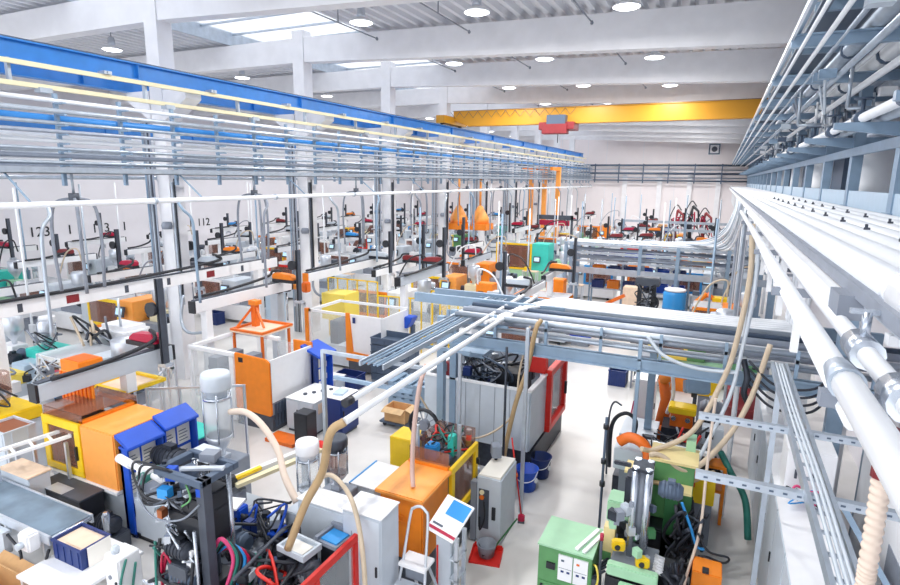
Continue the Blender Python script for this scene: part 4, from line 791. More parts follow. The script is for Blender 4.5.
t = thing('dustpan','red dustpan with a long dark handle on the floor','dustpan',(-2.85,7.45,0),.2); b = MB(); b.box(-.25,.25,0,.42,.0,.02); b.box(-.25,-.23,0,.42,.02,.07); b.box(.23,.25,0,.42,.02,.07); b.box(-.23,.23,.40,.42,.02,.1); b.build('pan','red',t); b = MB().cyl((.1,.35,.08),(.42,.75,.42),.014,8); b.build('handle','dark_green',t)
t = thing('bucket','small grey bucket standing in the red dustpan','bucket',(-2.9,7.68,.022)); MB().lathe([(.12,0),(.16,.2),(.165,.22),(.15,.22),(.11,.03)]).build('body','mid_grey',t); MB().tube([(-.16,0,.2),(-.1,0,.1),(0,-.16,.08),(.1,0,.1),(.16,0,.2)],.008,6).build('bail','black',t)
t = thing('mop','red handled mop leaning against the grey and red machine','mop',(-2.70,8.86,0)); MB().cyl((0,0,.12),(-.26,.1,1.5),.014,8).build('handle','red',t); MB().rot_box((.01,-.02,.07),(.12,.1,.13),.3).build('head','crimson',t,bevel=.02); MB().rot_box((.01,-.03,.015),(.12,.12,.03),.3).build('bristles','dark_grey',t); MB().cyl((-.13,.05,.8),(-.14,.055,.86),.03,8).build('grip','deep_orange',t)
for k,(x,y,m,lab,r) in enumerate(((-2.95,9.95,'blue','bright blue bucket under the grey and red machine',.22),(-2.85,10.55,'navy','dark navy bucket under the grey and red machine',.22))):
    t = thing('bucket',lab,'bucket',(x,y,0)); MB().lathe([(r*.8,0),(r,.42),(r*1.06,.44),(r*.96,.44),(r*.76,.03)],n=18).build('body',m,t); MB().tube(bez([(-r,0,.42),(-r*.8,-r*.8,.3),(0,-r*1.15,.25),(r*.8,-r*.8,.3),(r,0,.42)],5),.01,6).build('bail','white',t); MB().cyl((r*.9,-r*.3,.25),(r*1.0,-r*.33,.25),.05,8).build('label_spot','white',t)
crate('bright blue bin beside the bright blue bucket',-3.35,9.7,0,.4,.4,.45,'blue',None,name='plastic_bin')
# ================================================================ grey and red machine
t = thing('moulding_cell','big grey panelled machine with a red framed door beside the aisle','machine cell',(-5.42,10.3,0)); t.scale = (1.12,1,1)
bx(.1,2.15,.1,2.6,.0,.55).build('base','iron',t); 
bx(0,2.1,.0,.05,.58,1.86).build('front_panel','light_grey',t)
for k in range(7): bx(.29*k+.28,.29*k+.29,-.006,0,.6,1.84).build('panel_seam','mid_grey',t)
bx(2.06,2.12,.05,1.15,.58,1.86).build('side_panel','light_grey',t); bx(0,.05,.05,2.6,.58,1.86).build('side_panel','light_grey',t); bx(0,2.1,2.55,2.6,.58,1.86).build('rear_panel','light_grey',t)
b = MB(); b.box(-.02,2.14,-.02,.06,1.86,1.9); b.box(2.05,2.14,.06,1.15,1.86,1.9); b.box(-.02,.06,.06,2.6,1.86,1.9); b.build('top_rim','white',t)
b = MB(); b.frame_x(1.15,2.6,.55,1.98,2.10,2.22,.15); b.build('door_frame','red',t,bevel=.01); bx(2.13,2.15,1.3,2.45,.7,1.83).build('door_window','clear',t); bx(2.22,2.27,2.35,2.4,1.05,1.35).build('door_handle','black',t); bx(1.7,2.1,1.1,1.3,1.9,2.25).build('red_bracket','red',t)
bx(1.75,2.12,1.2,2.55,.1,.5).build('lower_tray','dark_green',t)
rnd = random.Random(11)
bx(.1,2.0,.4,2.3,.55,1.1).build('machine_bed','steel_dark',t); 
for k in range(5): MB().cyl((.45+.1*k,.7+.12*k,1.1),(.45+.1*k,.7+.12*k,2.2),.05,10).build('column','chrome',t)
bx(.35,1.0,.6,1.3,2.2,2.3).build('top_plate','steel_blue',t); bx(1.2,1.7,.8,1.6,1.1,1.9).build('dark_block','black',t); motor((1.0,.5,1.4),.16,.6,'x','black','motor',t); motor((1.1,1.8,1.6),.16,.6,'x','iron','motor',t); MB().lathe([(.12,1.1),(.12,1.3),(.25,1.35),(.25,1.4)],(.75,.45,0),14).build('rotary_plate','light_grey',t)
bx(.3,.42,.3,.42,1.1,2.1).build('red_post','maroon',t); bx(.28,.44,.28,.44,1.3,1.6).build('blue_clamp','navy',t)
for k in range(14): x,y,z = rnd.uniform(.2,1.9),rnd.uniform(.3,2.2),rnd.uniform(1.15,2.1); s = rnd.uniform(.08,.18); MB().rot_box((x,y,z),(s,s,s*1.2),rnd.uniform(0,1.5)).build('fixture',rnd.choice(['black','steel_blue','mid_grey','navy','alu','light_grey']),t)
tangle(t,'hose',['black','mid_grey','rubber','steel_dark'],(1.0,1.0,1.8),(.85,.7,.5),16,.02,41)
hose('air_hose',[(-2.75,9.75,3.5),(-2.8,9.6,3.34),(-2.93,9.6,2.57),(-3.13,9.6,1.85),(-3.3,9.6,.9),(-3.32,9.62,.5)],.045,'tan_hose','yellowish tan hose hanging from the pipe bridge in front of the grey and red machine')
hose('air_hose',[(-2.95,9.75,3.36),(-3.1,9.7,2.5),(-3.2,9.62,1.6),(-3.9,9.5,1.05),(-4.6,9.4,1.25),(-5.0,9.2,1.9)],.02,'beige_hose','thin hose sagging across the big grey panelled machine')
o = MB().cyl((0,0,0),(0,0,3.0),.025,8).build('steel_pole','iron',loc=(-3.28,9.45,0)); tag(o,'thin black pole in front of the big grey panelled machine','pole')
# ================================================================ green machines on the other side of the aisle
t = thing('control_cabinet','green control cabinet with white meter panels standing on the aisle floor','cabinet',(-1.80,6.78,0)); t.scale = (1,1,.9)
bx(0,.72,0,.68,.05,1.26).build('body','green',t,bevel=.012); bx(-.012,.732,-.012,.692,1.26,1.29).build('top_panel','pale_green',t); bx(.02,.7,.02,.66,0,.05).build('plinth','black',t)
d = bx(.02,.7,-.016,0,.08,.68).build('door','green',t,bevel=.004); bx(.05,.08,-.04,-.016,.5,.63).build('handle','black',d)
bx(.12,.24,-.03,0,.92,1.02).build('switch_panel','black',t)
for k in range(2):
    p = bx(.28+.205*k,.47+.205*k,-.02,0,.78,1.2).build('meter_panel','white',t); bx(.29+.205*k,.46+.205*k,-.024,-.02,.985,.99).build('panel_line','mid_grey',p)
    for z,m in ((1.1,'deep_orange' if k else 'steel_dark'),(.92,'navy')):
        for i in range(2 if z < 1 else 1): bx(.32+.205*k+.08*i,.36+.205*k+.08*i,-.026,-.02,z,z+.03).build('meter_window',m,p)
b = MB(); b.bar((.5,.05,1.31),(.68,.62,1.31),.05,.03); b.bar((.6,.03,1.31),(.77,.6,1.31),.05,.03); b.build('cable_duct','white',t)
MB().cyl((.80,.15,.05),(.80,.15,1.55),.02,8).build('side_pole','dark_grey',t); MB().cyl((.80,.15,1.5),(.80,.15,1.6),.026,8).build('pole_cap','crimson',t); MB().tube(bez([(.72,.1,1.1),(.78,.0,1.15),(.8,.05,.9),(.74,.0,.6)],6),.015,6).build('cable','pale_yellow',t); bx(.72,.82,.05,.25,.3,.9).build('side_box','dark_grey',t)
t = thing('vertical_press','green vertical moulding press with steel columns and yellow clamps','press',(-.93,6.75,0))
bx(.0,.85,.2,.95,0,.85).build('base','black',t,bevel=.02); bx(.05,.62,.15,.75,.98,1.06).build('table','mid_grey',t,bevel=.01); bx(.03,.66,.08,.2,.94,1.1).build('table_edge','pale_green',t,bevel=.015); bx(.2,.5,-.02,.08,.78,.92).build('lower_block','pale_green',t,bevel=.015)
bx(.08,.52,.3,.7,.85,.98).build('mould','steel_dark',t)
for u,v in ((.26,.45),(.42,.45),(.26,.7),(.42,.7)): MB().cyl((u,v,1.06),(u,v,2.35),.045,14).build('column','chrome',t)
b = MB(); b.box(.21,.47,.40,.75,2.30,2.34); b.box(-.02,.2,.42,.48,2.33,2.38); b.build('crosshead','iron',t,bevel=.01)
motor((.55,.5,2.1),.1,.3,'x','steel_dark','motor',t); MB().cyl((.34,.58,1.3),(.34,.58,2.3),.09,14).build('ram','mid_grey',t); bx(.12,.3,.6,.9,1.5,2.1).build('side_unit','iron',t,bevel=.02)
bx(-.12,.3,.8,1.15,1.25,1.58).build('valve_block','pale_green',t,bevel=.02); MB().lathe([(.03,0),(.03,.03)],(.12,.95,1.55),8).build('bolt','dark_grey',t); bx(-.1,.05,.5,.65,.9,1.35).build('side_guard','cream_panel',t); bx(-.12,.02,.48,.6,.85,.98).build('guard_foot','green',t)
for p in ((.12,.4,1.2),(.45,.25,1.15)): b = MB(); b.rot_box(p,(.17,.12,.14),.3); c = b.build('clamp','yellow',t,bevel=.02); MB().cyl((p[0],p[1]-.09,p[2]),(p[0],p[1]-.05,p[2]),.035,8).build('clamp_screw','black',c)
for k in range(6): MB().tube(bez([(.6,.3+.06*k,1.05),(.8,.22+.06*k,1.0-.02*k),(.95,.2+.08*k,.7),(1.0,.15+.08*k,.15)],6),.022,6).build('hose','rubber',t); MB().cyl((.58,.3+.06*k,1.05),(.70,.27+.06*k,1.04),.03,8).build('hose_fitting','white',t)
for k in range(4): MB().tube(bez([(.0,.2+.1*k,.9),(-.2,.1+.05*k,.75),(-.22,-.05,.5),(-.12,-.1,.1)],6),.018,6).build('hose','iron',t)
tangle(t,'hose',['black','rubber','iron'],(.75,.5,.6),(.25,.35,.5),12,.022,52)
rnd = random.Random(55)
for k in range(24):
    x,y,z = rnd.uniform(.0,.6),rnd.uniform(.2,.8),rnd.uniform(1.06,2.0); s = rnd.uniform(.04,.1); MB().rot_box((x,y,z),(s,s*1.2,s*1.3),rnd.uniform(0,1.5)).build('fitting',rnd.choice(['alu','steel_dark','black','pale_green','mid_grey','iron','light_grey','dark_green']),t)
# twin green machine bodies with cream covers
t = thing('injection_moulding_machine','green moulding machine with cream top covers behind the green press','machine',(-.95,8.0,0))
bx(0,1.0,.2,1.5,0,.9).build('base','black',t,bevel=.02); bx(.05,.40,.25,.55,.9,1.7).build('body','green',t,bevel=.015); bx(.02,.42,.22,.58,1.7,1.74).build('cream_cover','cream_panel',t); bx(.36,.98,.55,1.05,.9,1.84).build('body','green',t,bevel=.015); bx(.33,1.02,.52,1.1,1.84,1.88).build('cream_cover','cream_panel',t); bx(.62,.8,.2,.5,.2,1.45).build('body','dark_green',t); bx(.58,.97,.3,.56,1.5,1.54).build('cream_cover','cream_panel',t)
b = MB().lathe([(.2,0),(.24,.04),(.24,.09),(.08,.12),(.06,.16)],(.55,1.25,1.5),16); b.build('hand_wheel','pale_green',t); bx(.35,.75,1.1,1.4,.9,1.5).build('gear_case','green',t,bevel=.02); bx(.82,.96,1.0,1.3,1.5,2.05).build('green_pillar','pale_green',t)
tangle(t,'hose',['black','rubber','iron','dark_grey'],(.9,.35,.8),(.3,.45,.6),22,.024,61)
bx(.9,1.0,1.0,1.9,1.3,1.4).build('red_strip','red',t)
hose('dryer_hose',[(-1.12,8.95,1.84),(-.98,8.93,1.95),(-.8,8.9,1.93),(-.68,8.88,1.80),(-.64,8.8,1.6)],.085,'deep_orange','fat orange elbow hose over the cream covered green machine',n=12)
o = boxthing('filter_box','pale grey box beside the fat orange elbow hose','box',-1.2,-.75,8.95,9.25,1.35,1.72,'light_grey'); bx(.1,.35,.05,.25,-1.35,0).build('pedestal','mid_grey',o)
t = thing('guard_pole','thin dark pole with clamps at the aisle edge by the orange elbow hose','pole',(-1.32,8.75,0)); MB().cyl((0,0,0),(0,0,2.3),.022,8).build('pole','steel_dark',t)
for z in (1.1,1.5,2.1): MB().cyl((0,0,z),(0,0,z+.08),.045,8).build('clamp','black',t)
MB().cyl((-.08,0,0),(.08,0,0.02),.05,8).build('foot','black',t)
# dark machine behind
t = thing('injection_moulding_machine','dark open machine with silver box and red hoses beyond the cream covers','machine',(-1.3,9.75,0)); bx(0,1.6,0,1.1,0,.8).build('base','iron',t); bx(.1,.75,.1,.6,.8,1.35).build('silver_box','alu',t,bevel=.02); bx(.85,1.5,.1,.5,.8,1.5).build('dark_block','black',t,bevel=.02); bx(.8,1.55,.5,1.0,.8,1.3).build('dark_block','iron',t); bx(.7,1.6,.0,.1,1.5,1.56).build('top_rail','white',t); motor((.2,.8,1.1),.15,.6,'x','dark_grey','motor',t)
tangle(t,'hose',['black','red','rubber','black','mid_grey'],(.9,.4,1.4),(.6,.4,.35),16,.018,71)
t = boxthing('parts_bin','yellow plastic bin hung beside the cable strut','bin',-.0,.36,9.52,9.9,.75,1.2,'yellow'); bx(.04,.34,.04,.36,-.75,0).build('stand','mid_grey',t); bx(.02,.36,.03,.37,.43,.44).build('opening','black',t)
t = thing('orange_rack','small orange steel rack holding a dark motor','rack',(.12,10.3,0)); b = MB(); b.frame(0,.42,.6,1.1,0,.35,.05); b.build('frame','orange',t); motor((.08,.17,.85),.1,.28,'x','black','motor',t); 
for u in (0,.37): bx(u,u+.05,.0,.35,0,.6).build('leg','orange',t)
t = thing('control_box','pale grey box with dark display and red button above the orange rack','control box',(.08,10.7,0)); bx(0,.36,0,.25,1.1,1.62).build('body','light_grey',t,bevel=.012); bx(.06,.2,-.012,0,1.42,1.55).build('display','black',t); MB().cyl((.12,-.03,1.2),(.12,0,1.2),.03,10).build('button','red',t); bx(.1,.26,.05,.2,0,1.1).build('stand','steel_blue',t)
t = boxthing('drive_box','orange metal box standing by the bare floor beside the green press','box',.12,.48,7.45,7.8,0,.92,'orange'); bx(.12,.2,-.0,.1,.92,.95).build('knob','black',t)
hose('control_cable',[(.2,8.6,2.95),(.19,8.6,2.54),(.18,8.4,1.92),(.17,8.0,1.2),(.05,7.5,.71),(.0,7.3,.2)],.02,'corrugated','cream cable hanging from the struts past the green press')
hose('air_hose',[(.88,9.55,3.6),(.69,9.4,2.73),(.4,9.0,2.18),(-.04,8.6,1.77),(-.47,8.6,1.91),(-.62,8.55,1.9)],.04,'beige_hose','beige hose sweeping from the pipe bridge onto the cream covers')
hose('air_hose',[(.30,9.0,1.62),(.0,8.7,1.55),(-.3,8.55,1.5),(-.55,8.4,1.55)],.035,'tan_hose','short tan hose beside the yellow bin over the green press')
hose('control_cable',[(.15,7.9,1.2),(.3,7.85,1.0),(.55,7.9,.95),(.5,7.9,.85),(.2,7.8,.9),(.2,7.7,.4)],.016,'black','black cable loop beside the orange metal box')
hose('control_cable',[(-.1,8.1,1.5),(.05,8.0,1.2),(.15,7.9,1.0),(.25,7.9,.98)],.02,'sky_blue','thin bright blue hose at the side of the green press')
hose('duct_hose',[(.42,10.6,1.25),(.6,10.3,1.05),(.85,10.1,.7),(.95,9.9,.1)],.055,'hose_green','dark green hose bending to the floor behind the perforated strut',n=10)
# ================================================================ beyond the bridge on the aisle side
t = thing('drum','dark red steel drum behind the pipe bridge','drum',(.95,15.6,0)); MB().lathe([(.42,0),(.42,.4),(.44,.42),(.42,.44),(.42,.85),(.44,.87),(.42,.89),(.42,1.3),(.40,1.32)],n=24).build('body','maroon',t); MB().lathe([(.41,1.32),(.41,1.36),(.2,1.36)],n=24).build('lid','dark_green',t); MB().cyl((.2,.1,1.36),(.2,.1,1.40),.05,10).build('bung','black',t)
t = boxthing('parts_bin','yellow bin on a grey stand beside the dark red drum','bin',-.1,.38,14.4,14.8,.9,1.4,'yellow'); bx(.04,.44,.04,.36,-.9,0).build('stand','mid_grey',t)
t = cabinet('trolley','white trolley cabinet at the aisle edge beneath the pipe bridge',-1.42,-.98,13.2,13.9,.0,1.45,'white','trolley',1,'x'); bx(-.03,.47,-.03,.75,1.45,1.5).build('sloped_top','white',t); MB().bar((-.06,-.1,.3),(.02,-.02,.95),.03).build('pink_handle','pink',t)
t = thing('bucket','dark blue bucket on the floor in front of the white trolley','bucket',(-1.05,12.7,0)); MB().lathe([(.2,.0),(.24,.5),(.22,.5),(.18,.03)]).build('body','navy',t); MB().tube(bez([(-.24,0,.48),(0,-.26,.35),(.24,0,.48)],5),.01,6).build('bail','mid_grey',t)
t = table('work_table','pale bench at the aisle edge behind the black looped hose',-1.45,-.75,11.4,12.4,.88,'light_grey','mid_grey',.08)
hose('air_hose',[(-1.62,11.2,.02),(-1.66,11.3,.7),(-1.68,11.5,1.26),(-1.6,11.5,1.5),(-1.45,11.5,1.45)],.02,'dark_grey','thin hooked grey hose standing at the aisle edge')
hose('air_hose',[(-1.55,11.0,.3),(-1.55,11.0,1.2),(-1.32,11.0,1.5),(-1.1,11.0,1.36),(-1.15,11.0,.9)],.04,'black','thick black hose looping up beside the bench')
t = thing('articulated_robot','orange robot arm with white hoses behind the pipe bridge','robot',(-.75,13.0,0)); MB().lathe([(.22,0),(.22,.5),(.16,.6)]).build('base','deep_orange',t); b = MB(); b.tube([(0,0,.5),(.05,.2,1.1),(-.05,.1,1.6)],[.16,.13,.11],10); b.build('lower_arm','deep_orange',t); b = MB(); b.tube([(-.05,.1,1.6),(.25,-.1,1.9),(.6,-.15,1.75)],[.13,.1,.07],10); b.build('upper_arm','orange',t); MB().cyl((.6,-.15,1.75),(.62,-.15,1.4),.06,10).build('wrist','dark_grey',t); b = MB(); b.tube(bez([(-.1,.1,1.9),(.1,-.2,2.0),(.2,-.2,1.4),(.1,-.1,.9)],6),.04,8); b.build('hose','white',t)
t = thing('mould_gripper','yellow mould clamp with steel pins on the dark bench','clamp',(-.6,12.3,0)); bx(0,.55,0,.4,1.15,1.3).build('top_plate','yellow',t,bevel=.02); bx(.05,.5,.05,.35,.85,1.15).build('body','deep_orange',t); bx(-.1,.8,-.1,.5,0,.85).build('bench','iron',t); 
for u in (.12,.4): MB().cyl((u,-.03,1.05),(u,.05,1.05),.05,10).build('pin','chrome',t)
t = thing('pump_motor','silver grey electric motor on the floor beyond the dark machine','motor',(.0,13.2,0)); motor((0,0,1.0),.22,.5,'x','mid_grey','motor_body',t); bx(.05,.45,-.2,.2,0,.8).build('pedestal','iron',t)
t = thing('operator_console','blue grey angled console over the yellow mould clamp','console',(-.25,12.9,0)); MB().rot_box((.15,0,1.62),(.5,.4,.3),.2,-.4).build('hood','steel_blue',t,bevel=.03); bx(.1,.18,.0,.08,0,1.5).build('post','steel_dark',t)
crate('dark blue box on the aisle floor beyond the pipe bridge',-2.3,16.9,0,.5,.6,.48,'navy',None,name='plastic_bin')
t = table('work_table','grey bench beside the dark blue box beyond the pipe bridge',-1.95,-.9,16.6,17.5,.75,'light_grey','mid_grey',.05); bx(.2,.6,.2,.6,.75,1.0).build('fixture','mid_grey',t)
# white cabinets along the side wall
for k,(y0,y1,lab) in enumerate(((10.9,12.9,'tall white side cabinet at the far end of the bare floor'),(8.9,10.88,'tall white side cabinet behind the long perforated strut'),(6.9,8.88,'tall white side cabinet with black locks beside the bare floor'),(4.9,6.88,'tall white side cabinet under the long cable ladder'))):
    t = cabinet('side_cabinet',lab,1.06,1.75,y0,y1,0,1.85,'white','cabinet',2,'-x',door_mat='light_grey',top_mat='white')
t = thing('meter_cabinet','white meter cabinet with a dark window on top of the side cabinets','cabinet',(1.12,11.3,1.868)); bx(0,.6,0,.5,0,.9).build('body','white',t,bevel=.012); bx(.12,.42,-.012,0,.25,.65).build('window','steel_dark',t); bx(.05,.3,-.012,0,.72,.84).build('label_plate','light_grey',t)
t = thing('inverter_box','white inverter box with cables on the side cabinet by the cable ladder','box',(1.12,8.2,1.868)); bx(0,.55,0,.6,0,.7).build('body','white',t,bevel=.012); 
for u in (.1,.3): bx(u,u+.03,-.02,0,.3,.42).build('latch','dark_grey',t)
tangle(t,'cable',['black','pink','white','sky_blue','mid_grey'],(.2,-.2,.15),(.2,.12,.14),8,.014,81)
t = boxthing('wall_duct','white duct panel with a grey vent high beside the wall','panel',2.2,2.5,5.5,9.4,0,2.6,'white'); bx(-.012,0,.8,2.2,.3,1.8).build('vent','mid_grey',t)
# ================================================================ the crowd of machines in the middle and far part
rnd = random.Random(23)
PWORD = {'yo':'cream machine with yellow door','wo':'white machine with orange door','yt':'machine with yellow door and teal cover','ww':'white machine','wr':'grey machine with red door','gy':'pale green machine with yellow door','wb':'white machine with blue door','oo':'grey machine with orange door and cover'}
def place(pal, x, y, phrase, L=3.6, flip=False, h=1.75, rob='crimson', rz=0., tower=True, rx=None, rtop=None, beam='white', extras=True):
    machine('%s, %s' % (PWORD[pal], phrase), x, y, L, 1.2, pal, flip, h, tower, 'moulding machines in rows', rz)
    if rob:
        rx = x - .25*L*(-1 if flip else 1) if rx is None else rx
        robot('%s robot beam over the %s, %s' % ({'crimson':'crimson','maroon':'dark red','orange':'orange','light_grey':'grey','sky_blue':'light blue','black':'black'}[rob], PWORD[pal].split(' with')[0], phrase), rx, y-1.0, y+2.1, h+.75, y+rnd.uniform(.2,1.5), rtop or h+rnd.uniform(1.7,2.3), h+.5, rob, beam, .16, .24, posts=((y-.1, h+.0),), side=rnd.choice((-1,1)), group='robots over the machine rows')
    if not extras: return
    f = -1 if flip else 1
    cabinet('control_cabinet', rnd.choice(['grey','white','pale']).replace('pale','slim') + ' cabinet beside the ' + PWORD[pal].split(' with')[0] + ', ' + phrase, x+f*L*.5+.15, x+f*L*.5+.75, y-.6, y-.1, 0, rnd.uniform(1.0,1.7), rnd.choice(['light_grey','white','light_grey','pale_blue','mid_grey']), doors=1, group='control cabinets in the rows')
    hopper('glass hopper beside the %s, %s' % (PWORD[pal].split(' with')[0], phrase), x+f*L*.22, y+1.05, 1.0, 1.95, .2, rnd.choice(['white','light_grey','dark_grey']), 'milky', group='hoppers in the rows', foot=1.0)
    k = rnd.random()
    if k < .5: crate('%s crate before the %s, %s' % (('c:=' + (m := rnd.choice(['navy','blue','orange','yellow','mid_grey']))).replace('c:=','').replace('mid_','') , PWORD[pal].split(' with')[0], phrase), x+rnd.uniform(-1,1), y-1.05, 0, .6, .45, .5, m, None, group='crates along the rows')
    else:
        t = table('work_table', 'small table before the %s, %s' % (PWORD[pal].split(' with')[0], phrase), x-.6, x+.3, y-1.35, y-.85, .8, rnd.choice(['white','light_grey','peach']), 'alu')
        bx(.1,.4,.1,.35,.8,1.0).build('fixture', rnd.choice(['navy','yellow','teal','orange','mid_grey']), t)
    q = [(x+f*.3*L, y+.2, h+.9), (x+f*.28*L, y+.1, h+1.4), (x+f*.1*L, y+.1, h+1.2), (x-f*.05*L, y+.1, h+.3), (x-f*.06*L, y+.1, h)]
    hose('supply_hose', q, .028, rnd.choice(['mid_grey','black','beige_hose','white_pipe']), 'looped hose over the %s, %s' % (PWORD[pal].split(' with')[0], phrase), group='supply hoses over the machines')
    px_ = x+f*.12*L
    MBp = MB().cyl((0,0,0),(0,0,4.9 if x > -14 else 5.6),.035,8).box(-.09,.09,-.05,.05,1.3,1.7); o = MBp.build('service_pole', rnd.choice(['galv','steel_blue','white_pipe']), loc=(px_, y+.85, 0)); tag(o, 'thin service pole behind the %s, %s' % (PWORD[pal].split(' with')[0], phrase), 'pole', 'service poles in the rows')
# ---- by hand, in the bay this side of the columns
place('ww', -13.1, 8.2, 'between the columns and the orange and yellow machine', 3.0, rob=None, extras=False)
place('wo', -10.9, 18.6, 'behind the white robot cell', 3.6, rob='maroon', rx=-11.4, rtop=4.2)
place('yo', -10.6, 22.7, 'second row behind the white robot cell', 3.6, rob='crimson', rx=-9.6, rtop=4.3, beam='light_grey')
place('oo', -10.8, 27.0, 'third row behind the white robot cell', 3.8, rob='maroon')
place('yt', -9.5, 32.6, 'beyond the smaller pipe bridge', 5.2, h=2.3, rob='crimson')
place('ww', -10.4, 37.4, 'just beyond the teal covered machine', 3.8, rob='maroon')
place('wo', -10.6, 42.0, 'second row beyond the teal covered machine', 3.8, rob='maroon')
place('gy', -10.6, 46.6, 'third row beyond the teal covered machine', 3.8, rob='crimson')
place('oo', -9.4, 52.0, 'at the end wall beside the columns', 4.4, rob='maroon', h=2.0)
place('oo', -6.3, 20.6, 'between the two pipe bridges', 3.2, rob='orange', flip=True)
place('ww', -6.0, 16.6, 'right behind the first pipe bridge', 3.0, rob='light_grey', flip=True)
place('wb', -6.2, 29.6, 'by the aisle past the smaller bridge', 3.4, rob='maroon', flip=True)
place('ww', -6.0, 34.0, 'second along the aisle past the smaller bridge', 3.4, rob='maroon', flip=True)
place('wr', -6.0, 38.5, 'third along the aisle past the smaller bridge', 3.4, rob='crimson', flip=True)
place('ww', -6.0, 43.5, 'fourth along the aisle past the smaller bridge', 3.4, rob='maroon', flip=True)
place('wo', -5.6, 49.0, 'fifth along the aisle past the smaller bridge', 3.4, rob='maroon', flip=True)
place('gy', -.35, 18.3, 'on the gallery side between bridges', 2.6, rob=None)
place('oo', .5, 21.6, 'second on the gallery side between bridges', 2.2, rob=None)
place('wb', -.3, 29.5, 'first on the gallery side past the smaller bridge', 2.6, rob=None)
place('yo', -.3, 34.0, 'second on the gallery side past the smaller bridge', 2.6, rob='orange')
place('ww', -.3, 39.0, 'third on the gallery side past the smaller bridge', 2.6, rob=None)
place('wo', -2.9, 31.0, 'first in mid hall past the storage rack', 2.4, rob='light_grey')
place('wb', -3.0, 35.6, 'second in mid hall past the storage rack', 2.4, rob='maroon')
place('oo', -3.0, 40.4, 'third in mid hall past the storage rack', 2.4, rob='orange')
place('yo', -2.8, 50.5, 'before the end wall beside the raised robots', 2.4, rob='crimson')
# ---- bay beyond the columns
pl = ['ww','wb','ww','yo','ww','wo','ww','gy','ww','wr','ww','wo','ww','yt']
for b_, (bxx, bn) in enumerate(((-18.2,'just beyond the columns'),(-23.4,'in mid far bay'),(-28.6,'by the numbered wall'))):
    for k in range(11 if b_ == 0 else 10):
        y = 8.4 + 4.55*k + .5*b_
        place(pl[(k*3+b_*5) % len(pl)], bxx, y, '%s row %s' % (ORD[k], bn), 3.9, rob=rnd.choice(['crimson','light_grey','maroon','crimson','orange','light_grey','sky_blue']), extras=(b_ == 0 or k < 5))
# ---- long white robot beams above them
robot('long white robot beam passing in front of the first column', -13.2, 5.4, 14.4, 3.22, 12.0, 4.4, 2.7, 'light_grey', 'white', .2, .3, posts=((6.2,0.0),(13.6,0.0)), side=-1)
robot('white robot beam above the orange tray stand', -11.85, 9.9, 13.5, 2.72, 13.0, 3.9, 2.4, 'orange', 'white', .2, .3, posts=((10.3,0.0),), side=1)
robot('white robot beam with an orange end behind the orange fronted cell', -12.1, 14.6, 19.6, 2.75, 18.6, 4.0, 2.4, 'light_grey', 'white', .2, .28, posts=((19.45,0.0),), side=1, cap='orange')
robot('grey robot beam with a dark red cover and tall arm before the third column', -9.2, 15.6, 19.2, 2.7, 18.7, 4.25, 2.4, 'maroon', 'light_grey', .2, .28, posts=((16.0,0.0),), side=-1, ax=.15)
for (t_, ys_) in (('long white robot beam passing in front of the first column',(1.2,2.2,3.6,4.8,6.1,7.4)),):
    r_ = [o for o in COL.objects if o.get('label') == t_][0]; bm_ = [c for c in r_.children if c.name.startswith('beam')][0]
    for k, v in enumerate(ys_): bx(.1,.106,v,v+(.28 if k % 3 == 1 else .1),-.09,.09).build('dark_plate', 'dark_grey' if k % 3 != 1 else 'maroon', bm_)
# storage rack with blue crates behind the smaller bridge
t = thing('storage_rack','grey storage rack with blue crates behind the smaller pipe bridge','rack',(-5.4,27.2,0))
for u in (0,1.5,3.0,4.4):
    for v in (0,.6): bx(u,u+.07,v,v+.07,0,3.0).build('post','steel_blue',t)
for z in (.9,1.6,2.3): bx(0,4.47,0,.67,z,z+.05).build('shelf','galv',t)
for z_, zn in ((.951,'lowest'),(1.651,'middle'),(2.351,'top')):
    for k in range(6): crate('%s crate on the %s shelf of the storage rack, %s from the columns' % (('navy','blue','blue','navy','orange','navy')[(k+int(z_*10)) % 6], zn, ORD[k]), -5.0+.72*k, 27.53, z_, .55, .5, .36, ('navy','blue','blue','navy','orange','navy')[(k+int(z_*10)) % 6], None, group='crates on the storage rack')
t = thing('vertical_press','black vertical press with loose hoses between the two pipe bridges','press',(-2.6,21.6,0)); bx(0,.9,0,.8,0,1.0).build('base','iron',t); bx(.1,.25,.1,.25,1.0,2.5).build('column','black',t); bx(.6,.75,.1,.25,1.0,2.5).build('column','black',t); bx(.0,.85,.05,.6,2.2,2.5).build('head','dark_grey',t,bevel=.02); bx(.2,.65,.1,.5,1.2,1.6).build('mould','mid_grey',t); tangle(t,'hose',['black','rubber','dark_grey'],(.4,.1,1.8),(.4,.3,.5),8,.03,93)
t = thing('work_stand','orange tilted work stand between the two pipe bridges','stand',(-4.2,21.8,0)); bx(0,1.0,0,.6,.9,1.0).build('tabletop','orange',t); MB().bar((0,.3,1.0),(1.2,.3,1.7),.12).build('beam','deep_orange',t); 
for u in (.05,.85):
    for v in (.05,.45): bx(u,u+.1,v,v+.1,0,.9).build('leg','deep_orange',t)
t = thing('articulated_robot','small robot with orange and yellow joints beside the tall blue drum','robot',(-.35,23.4,0)); bx(-.3,.3,-.3,.3,0,.9).build('pedestal','dark_grey',t); MB().tube([(0,0,.9),(-.1,0,1.5),(.2,0,1.8)],[.16,.12,.1],10).build('lower_arm','orange',t); MB().tube([(.2,0,1.8),(.5,-.1,1.6)],[.1,.07],10).build('upper_arm','deep_orange',t); bx(.4,.9,-.2,.3,.9,1.7).build('guard','yellow',t); bx(.4,.9,-.15,.25,0,.9).build('stand','mid_grey',t)
